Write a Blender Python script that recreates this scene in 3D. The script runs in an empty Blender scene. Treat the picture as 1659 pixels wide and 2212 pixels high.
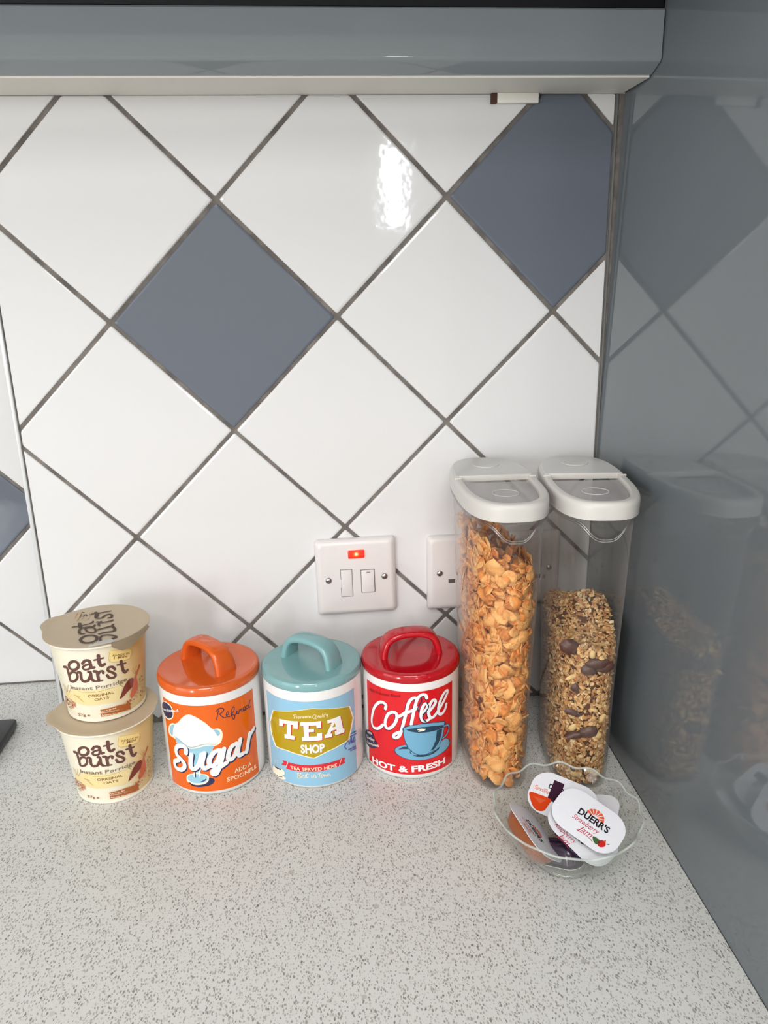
import bpy, bmesh, math, random, json
from mathutils import Vector, Matrix, Euler
from mathutils.geometry import tessellate_polygon
random.seed(7)
D=bpy.data; SC=bpy.context.scene; COL=SC.collection
pi=math.pi
# ---------------------------------------------------------------- camera
ZW=0.9                      # worktop height
ZO=1.4416                   # height of the tile lattice origin
cam_d=D.cameras.new('camera'); cam=D.objects.new('camera',cam_d); COL.objects.link(cam)
cam.location=(0.0803962,-0.773349,ZO-0.0728726)
cam.rotation_euler=(math.radians(73.0904),math.radians(1.28295),math.radians(-5.46757))
cam_d.sensor_fit='VERTICAL'; cam_d.sensor_height=24.0; cam_d.lens=24.0*1661/2212
cam_d.clip_start=0.01
SC.camera=cam
# ---------------------------------------------------------------- world, light, exposure
w=D.worlds.new('daylight'); SC.world=w; w.use_nodes=True
w.node_tree.nodes['Background'].inputs[0].default_value=(.75,.85,1,1); w.node_tree.nodes['Background'].inputs[1].default_value=1.0
SC.view_settings.view_transform='Standard'; SC.view_settings.look='None'
SC.view_settings.gamma=1; SC.view_settings.use_curve_mapping=False
SC.view_settings.exposure=0.0
SC.cycles.use_denoising=True
SC.cycles.max_bounces=10; SC.cycles.transparent_max_bounces=24; SC.cycles.glossy_bounces=5; SC.cycles.transmission_bounces=8
SC.cycles.caustics_reflective=False; SC.cycles.caustics_refractive=False; SC.cycles.sample_clamp_indirect=4.0
def area(name,loc,rot,sx,sy,power,col):
    l=D.lights.new(name,'AREA'); l.shape='RECTANGLE'; l.size=sx; l.size_y=sy; l.energy=power; l.color=col
    o=D.objects.new(name,l); COL.objects.link(o); o.location=loc; o.rotation_euler=rot; return o
area('window_daylight',(-1.97,-1.55,1.62),(0,math.radians(-90),0),1.05,1.2,10,(.95,.975,1.0))
area('ceiling_lamp',(.05,-1.30,2.38),(0,0,0),.7,.7,11,(1,.99,.975))
area('rear_fill_light',(-.1,-2.2,2.385),(0,0,0),1.2,.5,30,(1,.99,.975))  # added unseen fill, lifts the frontal and ambient light on the wall
area('front_fill_light',(-1.78,-3.18,1.35),(math.radians(90),0,0),.34,1.25,37,(.96,.98,1.0))  # added unseen fill, low light for the tiles under the cabinet
area('slit_window_daylight',(.517,-3.19,1.79),(math.radians(90),0,0),.09,.36,4.5,(.93,.96,1.0))
# ---------------------------------------------------------------- helpers
def lin(c):
    return tuple((v/255/12.92 if v/255<=.04045 else ((v/255+.055)/1.055)**2.4) for v in c)+(1,)
def mat(name,col,rough=.4,spec=.5,metal=0,bump=None,**k):
    m=D.materials.new(name); m.use_nodes=True; nt=m.node_tree; b=nt.nodes['Principled BSDF']
    b.inputs['Base Color'].default_value=lin(col) if max(col)>1 else tuple(col)+(1,)
    b.inputs['Roughness'].default_value=rough; b.inputs['Metallic'].default_value=metal
    b.inputs['Specular IOR Level'].default_value=spec
    for kk,v in k.items(): b.inputs[kk.replace('_',' ')].default_value=v
    if bump:
        sc,st,dist=bump
        tc=nt.nodes.new('ShaderNodeTexCoord'); n=nt.nodes.new('ShaderNodeTexNoise'); n.inputs['Scale'].default_value=sc; n.inputs['Detail'].default_value=2
        bp=nt.nodes.new('ShaderNodeBump'); bp.inputs['Strength'].default_value=st; bp.inputs['Distance'].default_value=dist
        nt.links.new(tc.outputs['Object'],n.inputs['Vector']); nt.links.new(n.outputs['Fac'],bp.inputs['Height']); nt.links.new(bp.outputs[0],b.inputs['Normal'])
    return m
def vary(m,c2,scale=40,detail=3,lo=.35,hi=.65):
    nt=m.node_tree; b=nt.nodes['Principled BSDF']
    tc=nt.nodes.new('ShaderNodeTexCoord'); n=nt.nodes.new('ShaderNodeTexNoise'); n.inputs['Scale'].default_value=scale; n.inputs['Detail'].default_value=detail
    r=nt.nodes.new('ShaderNodeMapRange'); r.inputs[1].default_value=lo; r.inputs[2].default_value=hi
    mx=nt.nodes.new('ShaderNodeMix'); mx.data_type='RGBA'
    mx.inputs['A'].default_value=b.inputs['Base Color'].default_value; mx.inputs['B'].default_value=lin(c2)
    nt.links.new(tc.outputs['Object'],n.inputs['Vector']); nt.links.new(n.outputs['Fac'],r.inputs[0]); nt.links.new(r.outputs[0],mx.inputs['Factor']); nt.links.new(mx.outputs['Result'],b.inputs['Base Color'])
    return m
def clear(name,tint,edge,ior=1.45,rough=.03,gl=1.0,blend=.35,haze=0,hedge=0,hcol=(.8,.8,.8)):
    """thin clear plastic or glass: see-through, mirror reflection by Fresnel, denser tint where the wall is seen edge-on"""
    m=D.materials.new(name); m.use_nodes=True; nt=m.node_tree; nt.nodes.clear()
    out=nt.nodes.new('ShaderNodeOutputMaterial'); mix=nt.nodes.new('ShaderNodeMixShader'); t=nt.nodes.new('ShaderNodeBsdfTransparent'); g=nt.nodes.new('ShaderNodeBsdfGlossy')
    f0=((ior-1)/(ior+1))**2; l2=nt.nodes.new('ShaderNodeLayerWeight'); l2.inputs[0].default_value=.5
    pw=nt.nodes.new('ShaderNodeMath'); pw.operation='POWER'; pw.inputs[1].default_value=5; nt.links.new(l2.outputs['Facing'],pw.inputs[0])
    fr=nt.nodes.new('ShaderNodeMath'); fr.operation='MULTIPLY_ADD'; fr.inputs[1].default_value=(1-f0)*.8; fr.inputs[2].default_value=f0; nt.links.new(pw.outputs[0],fr.inputs[0])
    lw=nt.nodes.new('ShaderNodeLayerWeight'); lw.inputs[0].default_value=blend
    mx=nt.nodes.new('ShaderNodeMix'); mx.data_type='RGBA'; mx.inputs['A'].default_value=tuple(tint)+(1,); mx.inputs['B'].default_value=tuple(edge)+(1,)
    nt.links.new(lw.outputs['Facing'],mx.inputs['Factor']); nt.links.new(mx.outputs['Result'],t.inputs[0])
    g.inputs['Roughness'].default_value=rough; g.inputs[0].default_value=(gl,gl,gl,1)
    nt.links.new(fr.outputs[0],mix.inputs[0]); nt.links.new(t.outputs[0],mix.inputs[1]); nt.links.new(g.outputs[0],mix.inputs[2])
    if haze or hedge:
        df=nt.nodes.new('ShaderNodeBsdfDiffuse'); df.inputs[0].default_value=tuple(hcol)+(1,); tl=nt.nodes.new('ShaderNodeBsdfTranslucent'); tl.inputs[0].default_value=tuple(hcol)+(1,)
        ms=nt.nodes.new('ShaderNodeMixShader'); nt.links.new(df.outputs[0],ms.inputs[1]); nt.links.new(tl.outputs[0],ms.inputs[2])
        p3=nt.nodes.new('ShaderNodeMath'); p3.operation='POWER'; p3.inputs[1].default_value=3; nt.links.new(l2.outputs['Facing'],p3.inputs[0])
        hf=nt.nodes.new('ShaderNodeMath'); hf.operation='MULTIPLY_ADD'; hf.inputs[1].default_value=hedge; hf.inputs[2].default_value=haze; nt.links.new(p3.outputs[0],hf.inputs[0])
        mh=nt.nodes.new('ShaderNodeMixShader'); nt.links.new(hf.outputs[0],mh.inputs[0]); nt.links.new(mix.outputs[0],mh.inputs[1]); nt.links.new(ms.outputs[0],mh.inputs[2]); mix=mh
    nt.links.new(mix.outputs[0],out.inputs[0])
    return m
def link(name,me,parent=None,mats=(),smooth=False,loc=None):
    o=D.objects.new(name,me); COL.objects.link(o)
    for m in mats: me.materials.append(m)
    if parent: o.parent=parent
    if loc: o.location=loc
    if smooth:
        for p in me.polygons: p.use_smooth=True
    return o
def from_bm(name,bm,parent=None,mats=(),smooth=False,sharp=None,loc=None):
    bmesh.ops.recalc_face_normals(bm,faces=bm.faces)
    if sharp:
        for f in bm.faces: f.smooth=True
        for e in bm.edges:
            if len(e.link_faces)==2 and e.calc_face_angle(0)>math.radians(sharp): e.smooth=False
    me=D.meshes.new(name); bm.to_mesh(me); bm.free()
    return link(name,me,parent,mats,smooth and not sharp,loc)
def pyd(name,v,f,parent=None,mats=(),smooth=False,loc=None,mi=None):
    me=D.meshes.new(name); me.from_pydata(v,[],f)
    o=link(name,me,parent,mats,smooth,loc)
    if mi: me.polygons.foreach_set('material_index',mi)
    me.update(); return o
def thing(name,label,cat,loc=(0,0,0),rz=0,group=None):
    o=D.objects.new(name,None); COL.objects.link(o); o.location=loc; o.rotation_euler=(0,0,rz); o.empty_display_size=.03
    o['label']=label; o['category']=cat
    if group: o['group']=group
    return o
def tag(o,label,cat,group=None):
    o['label']=label; o['category']=cat
    if group: o['group']=group
    return o
def box(bm,x0,x1,y0,y1,z0,z1,bev=0,seg=2):
    r=bmesh.ops.create_cube(bm,size=1)
    for v in r['verts']:
        v.co=Vector(((x0+x1)/2+v.co.x*(x1-x0),(y0+y1)/2+v.co.y*(y1-y0),(z0+z1)/2+v.co.z*(z1-z0)))
    if bev:
        es=list({e for v in r['verts'] for e in v.link_edges})
        bmesh.ops.bevel(bm,geom=es,offset=bev,segments=seg,profile=.5,affect='EDGES',clamp_overlap=True)
def boxo(name,x0,x1,y0,y1,z0,z1,m,parent=None,bev=0,seg=2,loc=None):
    bm=bmesh.new(); box(bm,x0,x1,y0,y1,z0,z1,bev,seg); return from_bm(name,bm,parent,[m],sharp=40 if bev else None,loc=loc)
def loft(rings,capb=True,capt=True,closed=True):
    v=[];f=[];n=len(rings[0])
    for r in rings: v+=r
    for i in range(len(rings)-1):
        for k in range(n if closed else n-1):
            a=i*n+k;b=i*n+(k+1)%n; f.append((a,b,b+n,a+n))
    if capb: f.append(tuple(range(n-1,-1,-1)))
    if capt: f.append(tuple(range((len(rings)-1)*n,len(rings)*n)))
    return v,f
def lathe(prof,n=64,mod=None,a0=0,capb=True,capt=True):
    rings=[]
    for r,z in prof:
        ring=[]
        for k in range(n):
            a=a0+2*pi*k/n; rr,zz=(r,z) if mod is None else mod(r,z,a)
            ring.append((rr*math.cos(a),rr*math.sin(a),zz))
        rings.append(ring)
    return loft(rings,capb,capt)
def fin(name,vf,parent,mats,sharp=35,loc=None):
    v,f=vf; bm=bmesh.new(); bv=[bm.verts.new(p) for p in v]
    for q in f:
        try: bm.faces.new([bv[i] for i in q])
        except ValueError: pass
    return from_bm(name,bm,parent,mats,sharp=sharp,loc=loc)
def catmull(P,closed=False,step=1.0):
    P=[Vector(p) for p in P]; n=len(P); out=[]
    if n<3 and not closed: return P
    segs=n if closed else n-1
    for i in range(segs):
        p1=P[i];p2=P[(i+1)%n]
        p0=P[i-1] if (closed or i>0) else p1*2-p2
        p3=P[(i+2)%n] if (closed or i+2<n) else p2*2-p1
        m=max(2,int((p2-p1).length/step)+1)
        for k in range(m):
            t=k/m
            out.append(.5*((2*p1)+(p2-p0)*t+(2*p0-5*p1+4*p2-p3)*t*t+(3*p1-p0-3*p2+p3)*t**3))
    if not closed: out.append(P[-1])
    return out
def tube(path,r,n=8,closed=False,flat=None):
    """round tube (or flat=(w,h) superellipse section with fixed side vector) along a 3D path"""
    path=[Vector(p) for p in path]; rings=[]; N=len(path)
    prev=None
    for i,p in enumerate(path):
        if closed: d=path[(i+1)%N]-path[i-1]
        else: d=path[min(i+1,N-1)]-path[max(i-1,0)]
        d.normalize()
        if flat: s=Vector(flat[2]); nrm=s.cross(d).normalized()
        else:
            if prev is None:
                up=Vector((0,0,1)) if abs(d.z)<.9 else Vector((1,0,0)); s=d.cross(up).normalized()
            else: s=(prev-d*prev.dot(d)).normalized()
            prev=s; nrm=s.cross(d).normalized()
        ring=[]
        for k in range(n):
            a=2*pi*k/n; c,q=math.cos(a),math.sin(a)
            if flat:
                e=2/3.2; a_=flat[0](i/(N-1)) if callable(flat[0]) else flat[0]
                co=s*(a_*math.copysign(abs(c)**e,c))+nrm*(flat[1]*math.copysign(abs(q)**e,q))
            else: co=s*(r*c)+nrm*(r*q)
            ring.append(tuple(p+co))
        rings.append(ring)
    v,f=loft(rings,not closed,not closed)
    if closed:
        m=(N-1)*n
        for k in range(n): f.append((m+k,m+(k+1)%n,(k+1)%n,k))
    return v,f
def sellipse(a,b,n,N=96):
    out=[]
    for k in range(N):
        t=2*pi*k/N; c,s=math.cos(t),math.sin(t)
        out.append((b*math.copysign(abs(c)**(2/n),c),a*math.copysign(abs(s)**(2/n),s)))
    return out
def merge(parts):
    v=[];f=[]
    for pv,pf in parts:
        o=len(v); v+=list(pv); f+=[tuple(i+o for i in q) for q in pf]
    return v,f
# ---------------------------------------------------------------- flat print: shapes in millimetres mapped onto a surface
_fonts={}
def text_tris(s,bold=0.0,shear=0.0):
    key=(s,bold,shear)
    if key in _fonts: return _fonts[key]
    c=D.curves.new('lettering','FONT'); c.body=s; c.size=1; c.offset=bold; c.shear=shear; c.resolution_u=3; c.fill_mode='FRONT'
    o=D.objects.new('lettering',c); COL.objects.link(o)
    bpy.context.view_layer.update()
    me=D.meshes.new_from_object(o.evaluated_get(bpy.context.evaluated_depsgraph_get()))
    v=[(p.co.x,p.co.y) for p in me.vertices]; f=[tuple(p.vertices) for p in me.polygons]
    D.objects.remove(o); D.curves.remove(c); D.meshes.remove(me)
    _fonts[key]=(v,f); return v,f
def stroke_geo(P,wd,closed):
    P=[Vector((a,b,0)) for a,b in P]
    Q=catmull(P,closed,step=max(.35,wd*.35)); v=[];f=[]; n=len(Q); h=wd/2
    for i,p in enumerate(Q):
        d=(Q[(i+1)%n]-Q[i-1]) if closed else (Q[min(i+1,n-1)]-Q[max(i-1,0)])
        if d.length<1e-6: d=Vector((1,0,0))
        d.normalize(); nn=Vector((-d.y,d.x,0))*h
        v+=[(p.x+nn.x,p.y+nn.y),(p.x-nn.x,p.y-nn.y)]
    for i in range(n if closed else n-1):
        j=(i+1)%n; f.append((2*i,2*i+1,2*j+1,2*j))
    if not closed:
        for p,d in ((Q[0],Q[0]-Q[1]),(Q[-1],Q[-1]-Q[-2])):
            o=len(v); t0=math.atan2(d.y,d.x)-pi/2; v+=[(p.x+h*math.cos(t0+a*pi/6),p.y+h*math.sin(t0+a*pi/6)) for a in range(7)]; f.append(tuple(range(o,o+7)))
    return v,f
def fill_geo(P):
    t=tessellate_polygon([[Vector((a,b,0)) for a,b in P]]); return list(P),[tuple(q) for q in t]
def print_mesh(name,elems,mapper,colors,parent,slice_mm=2.0,lay=3e-5,base=1e-4,first=()):
    """elems: ('f',col,pts) ('s',col,w,pts) ('sc',...) ('t',col,text,x,y,ang,L,h,bold,shear); mapper(u,v,off)->xyz in metres"""
    V=[];F=[];MI=[]; mats=[]; idx={}; layer=-1; last=None
    for ei,e in enumerate(elems):
        k,col=e[0],e[1]
        if col!=last: layer+=1; last=col
        if k=='f': v,f=fill_geo(e[2])
        elif k=='fs': v,f=fill_geo([(p.x,p.y) for p in catmull([(a,b,0) for a,b in e[2]],True,.9)])
        elif k in('s','sc'): v,f=stroke_geo(e[3],e[2],k=='sc')
        else:
            _,_,tx,x0,y0,ang,L,h=e[:8]; bold=e[8] if len(e)>8 else .012; sh=e[9] if len(e)>9 else 0
            tv,tf=text_tris(tx,bold,sh)
            xs=[p[0] for p in tv]; x_0=min(xs); sx=L/(max(xs)-x_0); sy=h/.7
            ca,sa=math.cos(ang),math.sin(ang)
            v=[(x0+((a-x_0)*sx)*ca-(b*sy)*sa, y0+((a-x_0)*sx)*sa+(b*sy)*ca) for a,b in tv]; f=tf
        bm=bmesh.new(); bv=[bm.verts.new((a,b,0)) for a,b in v]
        for q in f:
            try: bm.faces.new([bv[i] for i in q])
            except ValueError: pass
        if slice_mm:
            us=[a for a,b in v]; u=math.floor(min(us)/slice_mm)*slice_mm+slice_mm
            while u<max(us):
                bmesh.ops.bisect_plane(bm,geom=bm.verts[:]+bm.edges[:]+bm.faces[:],plane_co=(u,0,0),plane_no=(1,0,0)); u+=slice_mm
        if col not in idx: idx[col]=len(mats); mats.append(colors[col])
        bm.verts.index_update(); o=len(V)
        for q in bm.verts: V.append(tuple(mapper(q.co.x,q.co.y,base+lay*layer+4e-6*(ei%6))))
        for q in bm.faces:
            ii=[x.index+o for x in q.verts]
            if q.normal.z<0: ii.reverse()
            F.append(tuple(ii)); MI.append(idx[col])
        bm.free()
    return pyd(name,V,F,parent,mats,mi=MI)
def unpack(lst):
    out=[]
    for e in lst:
        if e[0]=='t': out.append(('t',e[1],e[2],e[3],e[4],e[5],e[6],e[7],.04 if e[2] in('SHOP','HOT & FRESH') else .012))
        elif e[0]=='k': continue
        else:
            p=[(e[3][i],e[3][i+1]) for i in range(0,len(e[3]),2)]
            out.append((e[0],e[1],p) if e[0] in('f','fs') else (e[0],e[1],e[2],p))
    return out
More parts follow.
